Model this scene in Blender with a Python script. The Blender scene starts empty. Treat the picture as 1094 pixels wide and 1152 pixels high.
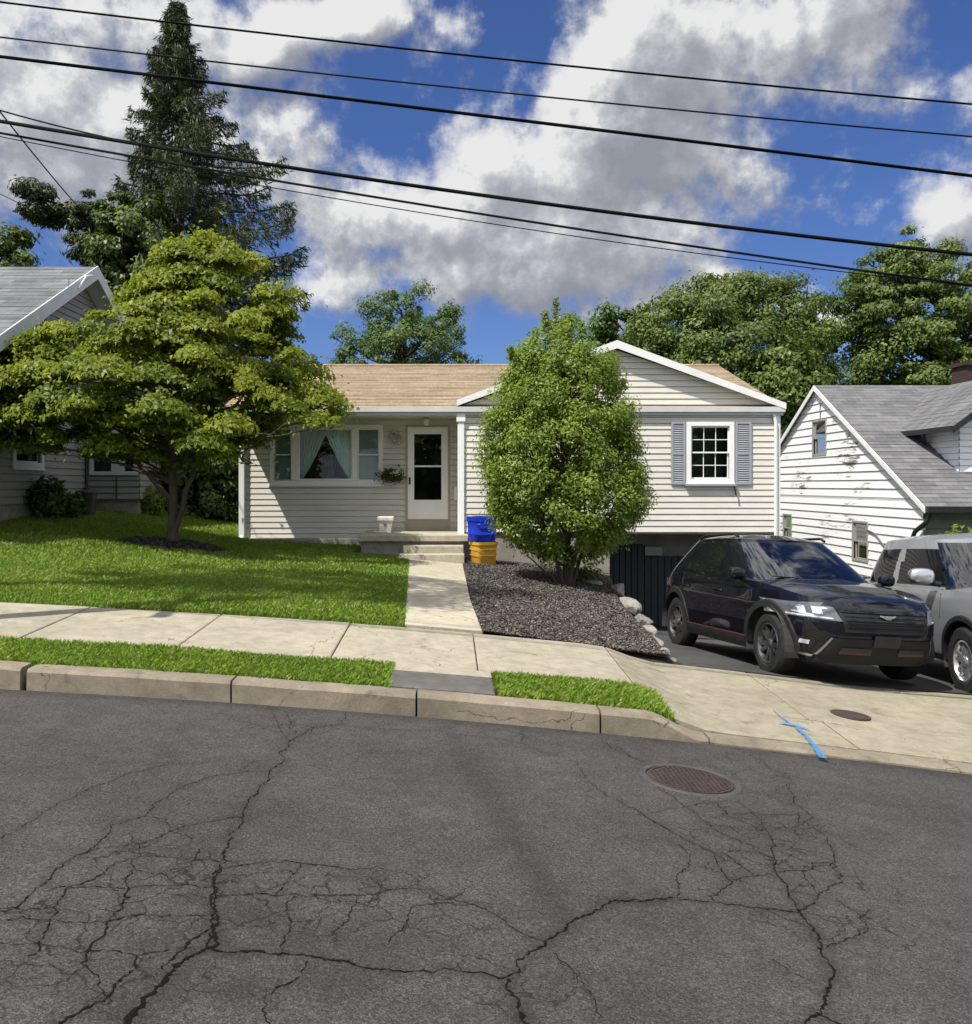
import bpy, math, random
import numpy as np
from mathutils import Vector, Matrix
random.seed(7); rng = np.random.default_rng(11)
R = math.radians
sc = bpy.context.scene
COL = sc.collection
# ------------------------------------------------------------------ camera model (metres; x right, y away, z up)
F, CX, HY, EZ = 1050.0, 505.0, 545.0, 1.9
def wx(px, Y): return (px - CX) * Y / F
def wz(py, Y): return EZ - (py - HY) * Y / F
cam = bpy.data.cameras.new('camera'); co = bpy.data.objects.new('camera', cam); COL.objects.link(co)
co.location = (0, 0, EZ); co.rotation_euler = (R(90), 0, 0)
cam.sensor_fit = 'HORIZONTAL'; cam.sensor_width = 36; cam.lens = F / 1094 * 36
cam.shift_x = (547 - CX) / 1094; cam.shift_y = -(576 - HY) / 1094
cam.clip_start = .1; cam.clip_end = 2000
sc.camera = co
sc.view_settings.view_transform = 'Standard'; sc.view_settings.look = 'None'
sc.view_settings.exposure = .52; sc.view_settings.gamma = 1
sc.cycles.max_bounces = 8; sc.cycles.transparent_max_bounces = 12

# ------------------------------------------------------------------ light
LD = Vector((.47, .41, -1)).normalized()
sun = bpy.data.lights.new('sun', 'SUN'); sun.energy = 4.6; sun.angle = R(.5); sun.color = (1, .955, .88)
so = bpy.data.objects.new('sun', sun); COL.objects.link(so); so.location = (-20, -14, 42)
so.rotation_euler = LD.to_track_quat('-Z', 'Y').to_euler()
SUN_EL = math.asin(-LD.z); SUN_AZ = math.atan2(-LD.x, -LD.y)   # azimuth measured from +Y towards +X

# ------------------------------------------------------------------ node helpers
def nn(nt, t, **kw):
    n = nt.nodes.new(t)
    for k, v in kw.items(): setattr(n, k, v)
    return n
def math_n(nt, op, a, b=None, c=None, clamp=False):
    n = nn(nt, 'ShaderNodeMath', operation=op); n.use_clamp = clamp
    for i, v in enumerate((a, b, c)):
        if v is None: continue
        if isinstance(v, (int, float)): n.inputs[i].default_value = v
        else: nt.links.new(v, n.inputs[i])
    return n.outputs[0]
def ramp(nt, fac, stops, interp='LINEAR'):
    n = nn(nt, 'ShaderNodeValToRGB'); n.color_ramp.interpolation = interp
    e = n.color_ramp.elements
    while len(e) < len(stops): e.new(.5)
    for i, (p, c) in enumerate(stops):
        e[i].position = p; e[i].color = (*c, 1) if len(c) == 3 else c
    nt.links.new(fac, n.inputs[0]); return n.outputs[0]
def mixc(nt, fac, a, b, blend='MIX'):
    n = nn(nt, 'ShaderNodeMix', data_type='RGBA', blend_type=blend)
    for v, k in ((fac, 0), (a, 6), (b, 7)):
        if isinstance(v, (int, float)): n.inputs[k].default_value = v
        elif isinstance(v, tuple): n.inputs[k].default_value = (*v, 1)
        else: nt.links.new(v, n.inputs[k])
    return n.outputs[2]
def noise(nt, vec, scale, detail=4, rough=.55, dist=0):
    n = nn(nt, 'ShaderNodeTexNoise'); n.inputs['Scale'].default_value = scale
    n.inputs['Detail'].default_value = detail; n.inputs['Roughness'].default_value = rough
    n.inputs['Distortion'].default_value = dist
    nt.links.new(vec, n.inputs['Vector']); return n.outputs['Fac']
def mapping(nt, vec, sc_):
    n = nn(nt, 'ShaderNodeMapping'); n.inputs['Scale'].default_value = sc_
    nt.links.new(vec, n.inputs['Vector']); return n.outputs[0]
def new_mat(name):
    m = bpy.data.materials.new(name); m.use_nodes = True
    nt = m.node_tree; p = nt.nodes['Principled BSDF']
    return m, nt, p
def bump(nt, p, h, strength, dist=.02):
    b = nn(nt, 'ShaderNodeBump'); b.inputs['Strength'].default_value = strength; b.inputs['Distance'].default_value = dist
    nt.links.new(h, b.inputs['Height']); nt.links.new(b.outputs[0], p.inputs['Normal'])
def simple(name, c1, c2=None, scale=4, rough=.6, bs=0, bscale=60, metal=0, coat=0, spec=.4, stretch=None, fine=None):
    """two-tone mottled surface"""
    m, nt, p = new_mat(name)
    tc = nn(nt, 'ShaderNodeTexCoord').outputs['Object']
    v = mapping(nt, tc, stretch) if stretch else tc
    if c2 is None: c2 = tuple(x * .8 for x in c1)
    f = noise(nt, v, scale, 6, .6)
    col = ramp(nt, f, [(.32, c2), (.68, c1)])
    if fine:
        f2 = noise(nt, tc, fine[0], 3, .7)
        col = mixc(nt, 1, col, ramp(nt, f2, [(.3, (1 - fine[1],) * 3), (.7, (1, 1, 1))]), 'MULTIPLY')
    nt.links.new(col, p.inputs['Base Color'])
    p.inputs['Roughness'].default_value = rough; p.inputs['Metallic'].default_value = metal
    p.inputs['Coat Weight'].default_value = coat; p.inputs['Coat Roughness'].default_value = .03
    p.inputs['Specular IOR Level'].default_value = spec
    if bs: bump(nt, p, noise(nt, tc, bscale, 4, .6), bs)
    return m
def foliage(name, stops, transl=.3, rough=.5, spec=.3):
    m, nt, p = new_mat(name)
    a = nn(nt, 'ShaderNodeAttribute'); a.attribute_name = 'tint'
    col = ramp(nt, a.outputs['Fac'], stops)
    nt.links.new(col, p.inputs['Base Color']); p.inputs['Roughness'].default_value = rough
    p.inputs['Specular IOR Level'].default_value = spec
    t = nn(nt, 'ShaderNodeBsdfTranslucent')
    nt.links.new(mixc(nt, 1, col, (1.15, 1.15, .6), 'MULTIPLY'), t.inputs['Color'])
    mx = nn(nt, 'ShaderNodeMixShader'); mx.inputs[0].default_value = transl
    nt.links.new(p.outputs[0], mx.inputs[1]); nt.links.new(t.outputs[0], mx.inputs[2])
    nt.links.new(mx.outputs[0], nt.nodes['Material Output'].inputs[0])
    return m
def glass(name, tint=(.55, .62, .62), refl=.16):
    m, nt, p = new_mat(name)
    tr = nn(nt, 'ShaderNodeBsdfTransparent'); tr.inputs[0].default_value = (*tint, 1)
    gl = nn(nt, 'ShaderNodeBsdfGlossy'); gl.inputs['Roughness'].default_value = .01
    fr = nn(nt, 'ShaderNodeFresnel'); fr.inputs[0].default_value = 1.5
    f = math_n(nt, 'ADD', fr.outputs[0], refl, clamp=True)
    mx = nn(nt, 'ShaderNodeMixShader'); nt.links.new(f, mx.inputs[0])
    nt.links.new(tr.outputs[0], mx.inputs[1]); nt.links.new(gl.outputs[0], mx.inputs[2])
    nt.links.new(mx.outputs[0], nt.nodes['Material Output'].inputs[0])
    return m

# ------------------------------------------------------------------ sky with clouds
world = bpy.data.worlds.new('World'); sc.world = world; world.use_nodes = True
def build_sky():
    nt = world.node_tree; nt.nodes.clear()
    out = nn(nt, 'ShaderNodeOutputWorld'); bg = nn(nt, 'ShaderNodeBackground'); bg.inputs[1].default_value = .074
    nt.links.new(bg.outputs[0], out.inputs[0])
    sky = nn(nt, 'ShaderNodeTexSky'); sky.sky_type = 'NISHITA'; sky.sun_disc = False
    sky.sun_elevation = SUN_EL; sky.sun_rotation = SUN_AZ
    sky.air_density = 1.0; sky.dust_density = .3; sky.ozone_density = 2.0
    blue = mixc(nt, 1, sky.outputs[0], (.45, .585, .95), 'MULTIPLY')
    tc = nn(nt, 'ShaderNodeTexCoord')
    sep = nn(nt, 'ShaderNodeSeparateXYZ'); nt.links.new(tc.outputs['Generated'], sep.inputs[0])
    # cloud density as a node group of (azimuth, elevation, 0)
    g = bpy.data.node_groups.new('cloud_density', 'ShaderNodeTree')
    g.interface.new_socket('P', in_out='INPUT', socket_type='NodeSocketVector')
    g.interface.new_socket('D', in_out='OUTPUT', socket_type='NodeSocketFloat')
    gi = nn(g, 'NodeGroupInput'); go = nn(g, 'NodeGroupOutput')
    P = gi.outputs[0]
    wn = nn(g, 'ShaderNodeTexNoise'); wn.inputs['Scale'].default_value = 5; wn.inputs['Detail'].default_value = 5
    g.links.new(P, wn.inputs['Vector'])
    sub = nn(g, 'ShaderNodeVectorMath', operation='SUBTRACT'); g.links.new(wn.outputs['Color'], sub.inputs[0]); sub.inputs[1].default_value = (.5, .5, .5)
    scl = nn(g, 'ShaderNodeVectorMath', operation='SCALE'); g.links.new(sub.outputs[0], scl.inputs[0]); scl.inputs['Scale'].default_value = .13
    add = nn(g, 'ShaderNodeVectorMath', operation='ADD'); g.links.new(P, add.inputs[0]); g.links.new(scl.outputs[0], add.inputs[1])
    W = add.outputs[0]
    blobs = [(880, 10, 210, 62, 1.1), (740, 70, 120, 62, 1.0), (690, 150, 120, 60, .9), (570, 200, 150, 62, 1.0), (440, 255, 110, 42, .95),
             (820, 205, 75, 58, .85), (740, 280, 70, 40, .6), (600, 280, 140, 50, 1.0), (540, 325, 110, 32, .95), (650, 330, 80, 34, .7),
             (170, 20, 260, 42, .95), (380, 30, 110, 30, .8), (60, 100, 150, 52, .85), (140, 165, 130, 50, .8), (40, 230, 90, 60, .7), (230, 215, 110, 60, .65), (330, 140, 60, 40, .55),
             (375, 345, 58, 44, 1.15), (680, 368, 70, 18, .9), (830, 330, 66, 24, 1.0), (905, 362, 70, 26, .9), (1085, 250, 46, 40, .9), (1060, 110, 80, 26, .55),
             (1200, 180, 160, 60, .8), (1420, 330, 220, 50, .9), (-160, 160, 150, 80, .9), (-400, 300, 250, 60, .9), (560, -120, 300, 60, .8), (1000, -300, 300, 120, .8), (0, -300, 280, 120, .8)]
    tot = None
    for (px, py, rx, ry, k) in blobs:
        az = math.atan((px - CX) / F); el = math.atan((HY - py) / F * math.cos(az))
        m_ = nn(g, 'ShaderNodeVectorMath', operation='SUBTRACT'); g.links.new(W, m_.inputs[0]); m_.inputs[1].default_value = (az, el, 0)
        m2 = nn(g, 'ShaderNodeVectorMath', operation='MULTIPLY'); g.links.new(m_.outputs[0], m2.inputs[0])
        m2.inputs[1].default_value = (F / rx, F / ry, 0)
        dt = nn(g, 'ShaderNodeVectorMath', operation='DOT_PRODUCT'); g.links.new(m2.outputs[0], dt.inputs[0]); g.links.new(m2.outputs[0], dt.inputs[1])
        e = math_n(g, 'EXPONENT', math_n(g, 'MULTIPLY', dt.outputs['Value'], -1.0))
        e = math_n(g, 'MULTIPLY', e, k * .86)
        tot = e if tot is None else math_n(g, 'ADD', tot, e)
    # clouds for the rest of the dome
    big = noise(g, P, 2.6, 2, .5)
    n1 = noise(g, P, 8.5, 9, .62); n2 = noise(g, P, 38, 7, .62)
    d = math_n(g, 'MULTIPLY_ADD', n1, 2.7, math_n(g, 'MULTIPLY_ADD', n2, .5, -1.53))
    d = math_n(g, 'ADD', d, tot)
    sp = nn(g, 'ShaderNodeSeparateXYZ'); g.links.new(P, sp.inputs[0])       # cloud added out of view overhead and behind, for whiter fill light
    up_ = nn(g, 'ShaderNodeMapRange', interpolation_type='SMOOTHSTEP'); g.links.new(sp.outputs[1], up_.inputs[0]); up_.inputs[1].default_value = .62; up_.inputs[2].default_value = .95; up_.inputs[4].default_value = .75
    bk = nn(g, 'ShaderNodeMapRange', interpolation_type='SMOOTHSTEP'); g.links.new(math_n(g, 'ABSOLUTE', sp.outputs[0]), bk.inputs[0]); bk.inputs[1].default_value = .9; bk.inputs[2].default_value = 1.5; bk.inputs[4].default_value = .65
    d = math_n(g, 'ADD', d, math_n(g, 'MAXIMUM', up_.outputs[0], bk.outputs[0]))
    g.links.new(d, go.inputs[0])
    az = math_n(nt, 'ARCTAN2', sep.outputs[0], sep.outputs[1]); el = math_n(nt, 'ARCSINE', sep.outputs[2])
    def dens(da, de):
        cb = nn(nt, 'ShaderNodeCombineXYZ')
        nt.links.new(math_n(nt, 'ADD', az, da), cb.inputs[0]); nt.links.new(math_n(nt, 'ADD', el, de), cb.inputs[1])
        gn = nn(nt, 'ShaderNodeGroup'); gn.node_tree = g; nt.links.new(cb.outputs[0], gn.inputs[0]); return gn.outputs[0]
    d0 = dens(0, 0); d1 = dens(-.018, .03)
    mr = nn(nt, 'ShaderNodeMapRange', interpolation_type='SMOOTHSTEP')
    nt.links.new(d0, mr.inputs[0]); mr.inputs[1].default_value = .36; mr.inputs[2].default_value = 1.0
    diff = math_n(nt, 'SUBTRACT', d0, d1)                       # lit rims of the cloud towards the sun
    lit = math_n(nt, 'MULTIPLY_ADD', diff, 1.25, .52)
    thick = nn(nt, 'ShaderNodeMapRange', interpolation_type='SMOOTHSTEP'); nt.links.new(d0, thick.inputs[0])
    thick.inputs[1].default_value = .8; thick.inputs[2].default_value = 1.9; thick.inputs[3].default_value = .13; thick.inputs[4].default_value = -.26
    lit = math_n(nt, 'ADD', lit, thick.outputs[0], clamp=True)
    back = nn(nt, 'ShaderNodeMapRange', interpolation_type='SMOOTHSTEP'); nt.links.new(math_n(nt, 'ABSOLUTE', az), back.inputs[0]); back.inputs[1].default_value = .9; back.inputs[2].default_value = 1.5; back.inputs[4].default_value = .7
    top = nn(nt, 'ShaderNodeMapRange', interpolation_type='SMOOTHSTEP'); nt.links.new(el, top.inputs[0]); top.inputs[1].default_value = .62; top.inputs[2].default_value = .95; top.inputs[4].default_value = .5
    lit = math_n(nt, 'ADD', lit, math_n(nt, 'MAXIMUM', back.outputs[0], top.outputs[0]), clamp=True)   # unseen clouds overhead and behind whitened as added fill light
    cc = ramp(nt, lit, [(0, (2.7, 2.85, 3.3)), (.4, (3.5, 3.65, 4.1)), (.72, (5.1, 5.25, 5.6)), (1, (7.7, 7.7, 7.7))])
    cm = nn(nt, 'ShaderNodeVectorMath', operation='SCALE'); nt.links.new(cc, cm.inputs[0]); nt.links.new(math_n(nt, 'MULTIPLY_ADD', math_n(nt, 'MAXIMUM', back.outputs[0], top.outputs[0]), 1.1, 1.0), cm.inputs['Scale'])  # the same unseen clouds scaled brighter to strengthen the fill
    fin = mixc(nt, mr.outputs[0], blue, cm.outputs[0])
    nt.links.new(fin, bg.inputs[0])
build_sky()

# ------------------------------------------------------------------ object helpers
ROOT = {}
def tag(o, label=None, cat=None, group=None, kind=None):
    if label: o['label'] = label
    if cat: o['category'] = cat
    if group: o['group'] = group
    if kind: o['kind'] = kind
    return o
def thing(name, label, cat, loc=(0, 0, 0), group=None):
    o = bpy.data.objects.new(name, None); COL.objects.link(o); o.location = loc; o.empty_display_size = .2
    ROOT[o.name] = Vector(loc)
    return tag(o, label, cat, group)
def link(o, parent):
    COL.objects.link(o)
    if parent is not None: o.parent = parent; ROOT[o.name] = ROOT.get(parent.name, Vector((0, 0, 0)))
    return o
def np_obj(name, V, faces, mat, parent=None, tint=None, smooth=False, loc=None, attrs=None):
    """V (N,3) array, faces (M,k) int array with constant k; one mesh object"""
    V = np.asarray(V, dtype=np.float64)
    off = ROOT.get(parent.name, Vector((0, 0, 0))) if parent is not None else Vector(loc or (0, 0, 0))
    V = V - np.array(off)[None, :]
    me = bpy.data.meshes.new(name); M, k = faces.shape
    me.vertices.add(len(V)); me.vertices.foreach_set('co', V.astype(np.float32).ravel())
    me.loops.add(M * k); me.loops.foreach_set('vertex_index', faces.astype(np.int32).ravel())
    me.polygons.add(M); me.polygons.foreach_set('loop_start', (np.arange(M) * k).astype(np.int32))
    me.polygons.foreach_set('loop_total', np.full(M, k, dtype=np.int32))
    me.update(calc_edges=True)
    if tint is not None:
        a = me.attributes.new('tint', 'FLOAT', 'FACE'); a.data.foreach_set('value', tint.astype(np.float32))
    for nm, arr in (attrs or {}).items():
        a = me.attributes.new(nm, 'FLOAT', 'POINT'); a.data.foreach_set('value', arr.astype(np.float32).ravel())
    if smooth: me.polygons.foreach_set('use_smooth', np.ones(M, dtype=bool))
    for m in (mat if isinstance(mat, (list, tuple)) else [mat]): me.materials.append(m)
    o = bpy.data.objects.new(name, me)
    link(o, parent)
    if parent is None: o.location = off; ROOT[o.name] = off
    return o
class MB:
    def __init__(s): s.v = []; s.f = []; s.mi = []
    def add(s, vs, fs, m=0):
        b = len(s.v); s.v += [tuple(p) for p in vs]; s.f += [tuple(b + i for i in f) for f in fs]; s.mi += [m] * len(fs); return s
    def quad(s, a, b, c, d, m=0): return s.add([a, b, c, d], [(0, 1, 2, 3)], m)
    def poly(s, pts, m=0): return s.add(pts, [tuple(range(len(pts)))], m)
    def box(s, x0, x1, y0, y1, z0, z1, m=0, f=None):
        vs = [(x, y, z) for z in (z0, z1) for y in (y0, y1) for x in (x0, x1)]
        if f: vs = [f(*v) for v in vs]
        return s.add(vs, [(0, 2, 3, 1), (4, 5, 7, 6), (0, 1, 5, 4), (2, 6, 7, 3), (0, 4, 6, 2), (1, 3, 7, 5)], m)
    def prism(s, poly, d, m=0):
        """poly: list of 3D points, extruded by vector d"""
        n = len(poly); d = Vector(d); top = [tuple(Vector(p) + d) for p in poly]
        return s.add(list(poly) + top, [tuple(range(n))[::-1], tuple(range(n, 2 * n))] + [(i, (i + 1) % n, n + (i + 1) % n, n + i) for i in range(n)], m)
    def tube(s, pts, r, n=8, m=0, caps=True):
        pts = [Vector(p) for p in pts]; rs = r if isinstance(r, (list, tuple)) else [r] * len(pts)
        ref = None; rings = []
        for i, p in enumerate(pts):
            d = (pts[min(i + 1, len(pts) - 1)] - pts[max(i - 1, 0)])
            if d.length < 1e-9: d = Vector((0, 0, 1))
            d.normalize()
            if ref is None: ref = d.orthogonal().normalized()
            else:
                ref = ref - d * ref.dot(d)
                ref = ref.normalized() if ref.length > 1e-6 else d.orthogonal().normalized()
            b = d.cross(ref)
            rings.append([p + (ref * math.cos(2 * math.pi * k / n) + b * math.sin(2 * math.pi * k / n)) * rs[i] for k in range(n)])
        vs = [q for rr in rings for q in rr]
        fs = [(i * n + k, i * n + (k + 1) % n, (i + 1) * n + (k + 1) % n, (i + 1) * n + k) for i in range(len(pts) - 1) for k in range(n)]
        if caps: fs += [tuple(range(n))[::-1], tuple((len(pts) - 1) * n + k for k in range(n))]
        return s.add(vs, fs, m)
    def lathe(s, prof, c=(0, 0, 0), axis='z', n=24, m=0):
        """prof: (r, h) pairs"""
        vs = []
        for (r, h) in prof:
            for k in range(n):
                a = 2 * math.pi * k / n; x, y = r * math.cos(a), r * math.sin(a)
                vs.append((c[0] + x, c[1] + y, c[2] + h) if axis == 'z' else (c[0] + x, c[1] + h, c[2] + y))
        fs = [(i * n + k, i * n + (k + 1) % n, (i + 1) * n + (k + 1) % n, (i + 1) * n + k) for i in range(len(prof) - 1) for k in range(n)]
        fs += [tuple(range(n))[::-1], tuple((len(prof) - 1) * n + k for k in range(n))]
        return s.add(vs, fs, m)
    def build(s, name, mat, parent=None, loc=None, smooth=None, bevel=0, local=False):
        off = Vector((0, 0, 0)) if local else (ROOT.get(parent.name, Vector((0, 0, 0))) if parent is not None else Vector(loc or (0, 0, 0)))
        me = bpy.data.meshes.new(name)
        me.from_pydata([(a - off.x, b - off.y, c - off.z) for a, b, c in s.v], [], s.f)
        for m in (mat if isinstance(mat, (list, tuple)) else [mat]): me.materials.append(m)
        me.polygons.foreach_set('material_index', s.mi)
        if smooth is not None:
            me.polygons.foreach_set('use_smooth', [True] * len(s.f)); me.set_sharp_from_angle(angle=R(smooth))
        me.update()
        o = bpy.data.objects.new(name, me); link(o, parent)
        if parent is None: o.location = off; ROOT[o.name] = off
        if bevel:
            b = o.modifiers.new('bevel', 'BEVEL'); b.width = bevel; b.segments = 2; b.limit_method = 'ANGLE'; b.angle_limit = R(40)
        return o

def islands(faces):
    """faces grouped into connected pieces"""
    par = {}
    def find(a):
        while par.setdefault(a, a) != a: par[a] = par[par[a]]; a = par[a]
        return a
    for f in faces:
        for q in f[1:]: par[find(q)] = find(f[0])
    out = {}
    for f in faces: out.setdefault(find(f[0]), []).append(f)
    return list(out.values())
def pieces(mb, name, mat, parent, **kw):
    """each connected piece of the builder becomes a part of its own"""
    for ff in islands(mb.f):
        used = sorted({q for f in ff for q in f}); mp = {q: i for i, q in enumerate(used)}
        m2 = MB(); m2.add([mb.v[q] for q in used], [tuple(mp[q] for q in f) for f in ff]); m2.build(name, mat, parent, **kw)

# ------------------------------------------------------------------ terrain
def sstep(a, b, x): t = np.clip((x - a) / (b - a), 0, 1); return t * t * (3 - 2 * t)
def S(X):
    X = np.asarray(X, dtype=float)
    c = np.clip(X, -3, 4.5)
    z = -(.085 * c + .005 * c * c) + .015
    z = z + np.where(X < -3, np.minimum(-3 - X, 20) * .055, 0) - np.where(X > 4.5, np.minimum(X - 4.5, 20) * .075, 0)
    return z
def road_z(X, Y):
    Y = np.asarray(Y, dtype=float)
    cr = np.where(Y > 3.2, .012 * (7.5 - Y), .0516 - .012 * (3.2 - np.maximum(Y, -1)))
    return S(X) + cr
YB = 10.35                                            # back edge of the sidewalk
def walk_z(X, Y):
    t = sstep(1.6, 2.25, np.asarray(X, dtype=float))
    full = S(X) + .17 + .035 * (Y - 7.7); drv = S(X) + .03 + .037 * (Y - 7.5)
    return full * (1 - t) + drv * t
XW = .33
def Xr(Y): return np.interp(Y, [10.35, 14, 16, 19.8, 40], [2.42, 2.62, 2.82, 3.36, 3.4])
def yard(X, Y):
    X = np.asarray(X, dtype=float)
    return S(X) + .263 + (Y - YB) * (.009 + np.maximum(0, -X - 4.2) * .009)
def drive(X, Y):
    d = np.clip(Y - YB, 0, 9.6); return S(np.maximum(X, 2.4)) + .135 - .05 * d - .0055 * d * d
def bed(X, Y):
    e = np.interp(Y, [10.35, 12.5, 40], [-.03, 0, 0]); t = np.clip((X - XW) / (Xr(Y) - XW), 0, 1)
    return yard(XW, Y) * (1 - t) + e * t + .03 * np.sin(np.pi * t) * np.clip((Y - 10.35) / 2, 0, 1)
def T(X, Y):
    X, Y = np.broadcast_arrays(np.asarray(X, dtype=float), np.asarray(Y, dtype=float))
    a = yard(np.minimum(X, XW), np.minimum(Y, 24)); b = bed(X, np.minimum(Y, 24)); c = drive(X, Y)
    x2 = Xr(Y); t = sstep(x2 - .02, x2 + .16, X)
    z = np.where(X < XW, a, b * (1 - t) + c * t)
    far = sstep(23, 34, Y); z = z * (1 - far) + .6 * far
    z = np.where(Y < YB, np.where(Y < 7.5, road_z(X, Y), walk_z(X, Y)), z)
    return z
def Tf(x, y): return float(T(x, y))
def ground_pt(px, py, fn):
    Y = 7.0
    for _ in range(40):
        X = (px - CX) * Y / F; z = float(fn(X, Y)); Y = .5 * Y + .5 * (EZ - z) * F / (py - HY)
    return (px - CX) * Y / F, Y
def sheet(name, xs, ys, fn, mat, parent=None, mask=None, attrs=None):
    Xg, Yg = np.meshgrid(xs, ys); Zg = fn(Xg, Yg)
    V = np.stack([Xg, Yg, Zg], -1).reshape(-1, 3); nx, ny = len(xs), len(ys)
    i, j = np.meshgrid(np.arange(nx - 1), np.arange(ny - 1)); a = (j * nx + i).ravel()
    Fc = np.stack([a, a + 1, a + 1 + nx, a + nx], -1)
    if mask is not None:
        k = mask((Xg[:-1, :-1] + Xg[1:, 1:]) / 2, (Yg[:-1, :-1] + Yg[1:, 1:]) / 2).ravel(); Fc = Fc[k]
    return np_obj(name, V, Fc, mat, parent, smooth=True, attrs=attrs)

# ------------------------------------------------------------------ materials
def mat_asphalt():
    m, nt, p = new_mat('asphalt')
    tc = nn(nt, 'ShaderNodeTexCoord').outputs['Object']
    big = noise(nt, tc, .9, 4, .6); mid = noise(nt, tc, 6, 4, .6); sp = noise(nt, tc, 120, 3, .75); sp2 = noise(nt, tc, 55, 3, .75)
    col = ramp(nt, big, [(.3, (.052, .0505, .0495)), (.7, (.077, .075, .073))])
    col = mixc(nt, 1, col, ramp(nt, mid, [(.3, (.78,) * 3), (.7, (1.08, 1.07, 1.05))]), 'MULTIPLY')
    col = mixc(nt, 1, col, ramp(nt, sp, [(.30, (.30,) * 3), (.5, (.95,) * 3), (.68, (2.1, 2.05, 1.95))]), 'MULTIPLY')
    col = mixc(nt, 1, col, ramp(nt, sp2, [(.30, (.5,) * 3), (.5, (.95,) * 3), (.70, (1.5, 1.46, 1.4))]), 'MULTIPLY')
    vo = nn(nt, 'ShaderNodeTexVoronoi'); vo.inputs['Scale'].default_value = 70; nt.links.new(tc, vo.inputs['Vector'])
    st = math_n(nt, 'LESS_THAN', vo.outputs['Distance'], .13)
    wsel = math_n(nt, 'MULTIPLY', st, math_n(nt, 'GREATER_THAN', noise(nt, tc, 23, 1), .56))
    col = mixc(nt, wsel, col, (.24, .22, .2))
    d = nn(nt, 'ShaderNodeAttribute'); d.attribute_name = 'dirt'
    al = nn(nt, 'ShaderNodeAttribute'); al.attribute_name = 'alligator'
    wn_ = nn(nt, 'ShaderNodeTexNoise'); wn_.inputs['Scale'].default_value = 7; wn_.inputs['Detail'].default_value = 6; nt.links.new(tc, wn_.inputs['Vector'])
    wv = nn(nt, 'ShaderNodeVectorMath', operation='MULTIPLY_ADD'); nt.links.new(wn_.outputs['Color'], wv.inputs[0]); wv.inputs[1].default_value = (.22, .22, .22); nt.links.new(tc, wv.inputs[2])
    ve = nn(nt, 'ShaderNodeTexVoronoi', feature='DISTANCE_TO_EDGE'); ve.inputs['Scale'].default_value = 4.2; nt.links.new(wv.outputs[0], ve.inputs['Vector'])
    hl = ramp(nt, ve.outputs['Distance'], [(.008, (1,) * 3), (.022, (0,) * 3)])
    hl = math_n(nt, 'MULTIPLY', hl, ramp(nt, math_n(nt, 'ADD', al.outputs['Fac'], math_n(nt, 'MULTIPLY_ADD', noise(nt, tc, 2.5, 4), 1.6, -.95)), [(.35, (0,) * 3), (.6, (.85,) * 3)]))
    col = mixc(nt, hl, col, (.010, .010, .011))
    dd = math_n(nt, 'MULTIPLY', d.outputs['Fac'], ramp(nt, mid, [(.25, (.6,) * 3), (.6, (1,) * 3)]))
    col = mixc(nt, dd, col, (.009, .0095, .010))
    nt.links.new(col, p.inputs['Base Color']); p.inputs['Roughness'].default_value = .85; p.inputs['Specular IOR Level'].default_value = .25
    h = math_n(nt, 'ADD', sp, math_n(nt, 'MULTIPLY', sp2, .6)); bump(nt, p, h, .8, .012)
    return m
def mat_concrete(name, c1, c2, stain=.75, rough=.85):
    m, nt, p = new_mat(name)
    tc = nn(nt, 'ShaderNodeTexCoord').outputs['Object']
    big = noise(nt, tc, 1.1, 5, .65, .4); mid = noise(nt, tc, 7, 6, .65); fi = noise(nt, tc, 90, 3, .7); bl = noise(nt, tc, 2.7, 7, .7, .8); hair = nn(nt, 'ShaderNodeTexVoronoi', feature='DISTANCE_TO_EDGE'); hair.inputs['Scale'].default_value = .8; hd = nn(nt, 'ShaderNodeVectorMath', operation='MULTIPLY_ADD'); wn_ = nn(nt, 'ShaderNodeTexNoise'); wn_.inputs['Scale'].default_value = 3; wn_.inputs['Detail'].default_value = 5; nt.links.new(tc, wn_.inputs['Vector']); nt.links.new(wn_.outputs['Color'], hd.inputs[0]); hd.inputs[1].default_value = (.5, .5, .5); nt.links.new(tc, hd.inputs[2]); nt.links.new(hd.outputs[0], hair.inputs['Vector'])
    col = ramp(nt, big, [(.3, c2), (.7, c1)])
    col = mixc(nt, 1, col, ramp(nt, mid, [(.3, (.76, .745, .71)), (.65, (1.05,) * 3)]), 'MULTIPLY')
    col = mixc(nt, 1, col, ramp(nt, fi, [(.28, (.72,) * 3), (.5, (1,) * 3), (.75, (1.1,) * 3)]), 'MULTIPLY')
    col = mixc(nt, 1, col, ramp(nt, bl, [(.27, (stain, stain * .97, stain * .92)), (.42, (1,) * 3)]), 'MULTIPLY')
    hc = math_n(nt, 'MULTIPLY', math_n(nt, 'LESS_THAN', hair.outputs['Distance'], .0035), math_n(nt, 'GREATER_THAN', big, .52))
    col = mixc(nt, math_n(nt, 'MULTIPLY', hc, .75), col, (.05, .045, .035))
    nt.links.new(col, p.inputs['Base Color']); p.inputs['Roughness'].default_value = rough; p.inputs['Specular IOR Level'].default_value = .25
    bump(nt, p, math_n(nt, 'ADD', fi, math_n(nt, 'MULTIPLY', mid, .8)), .35, .01)
    return m
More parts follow.
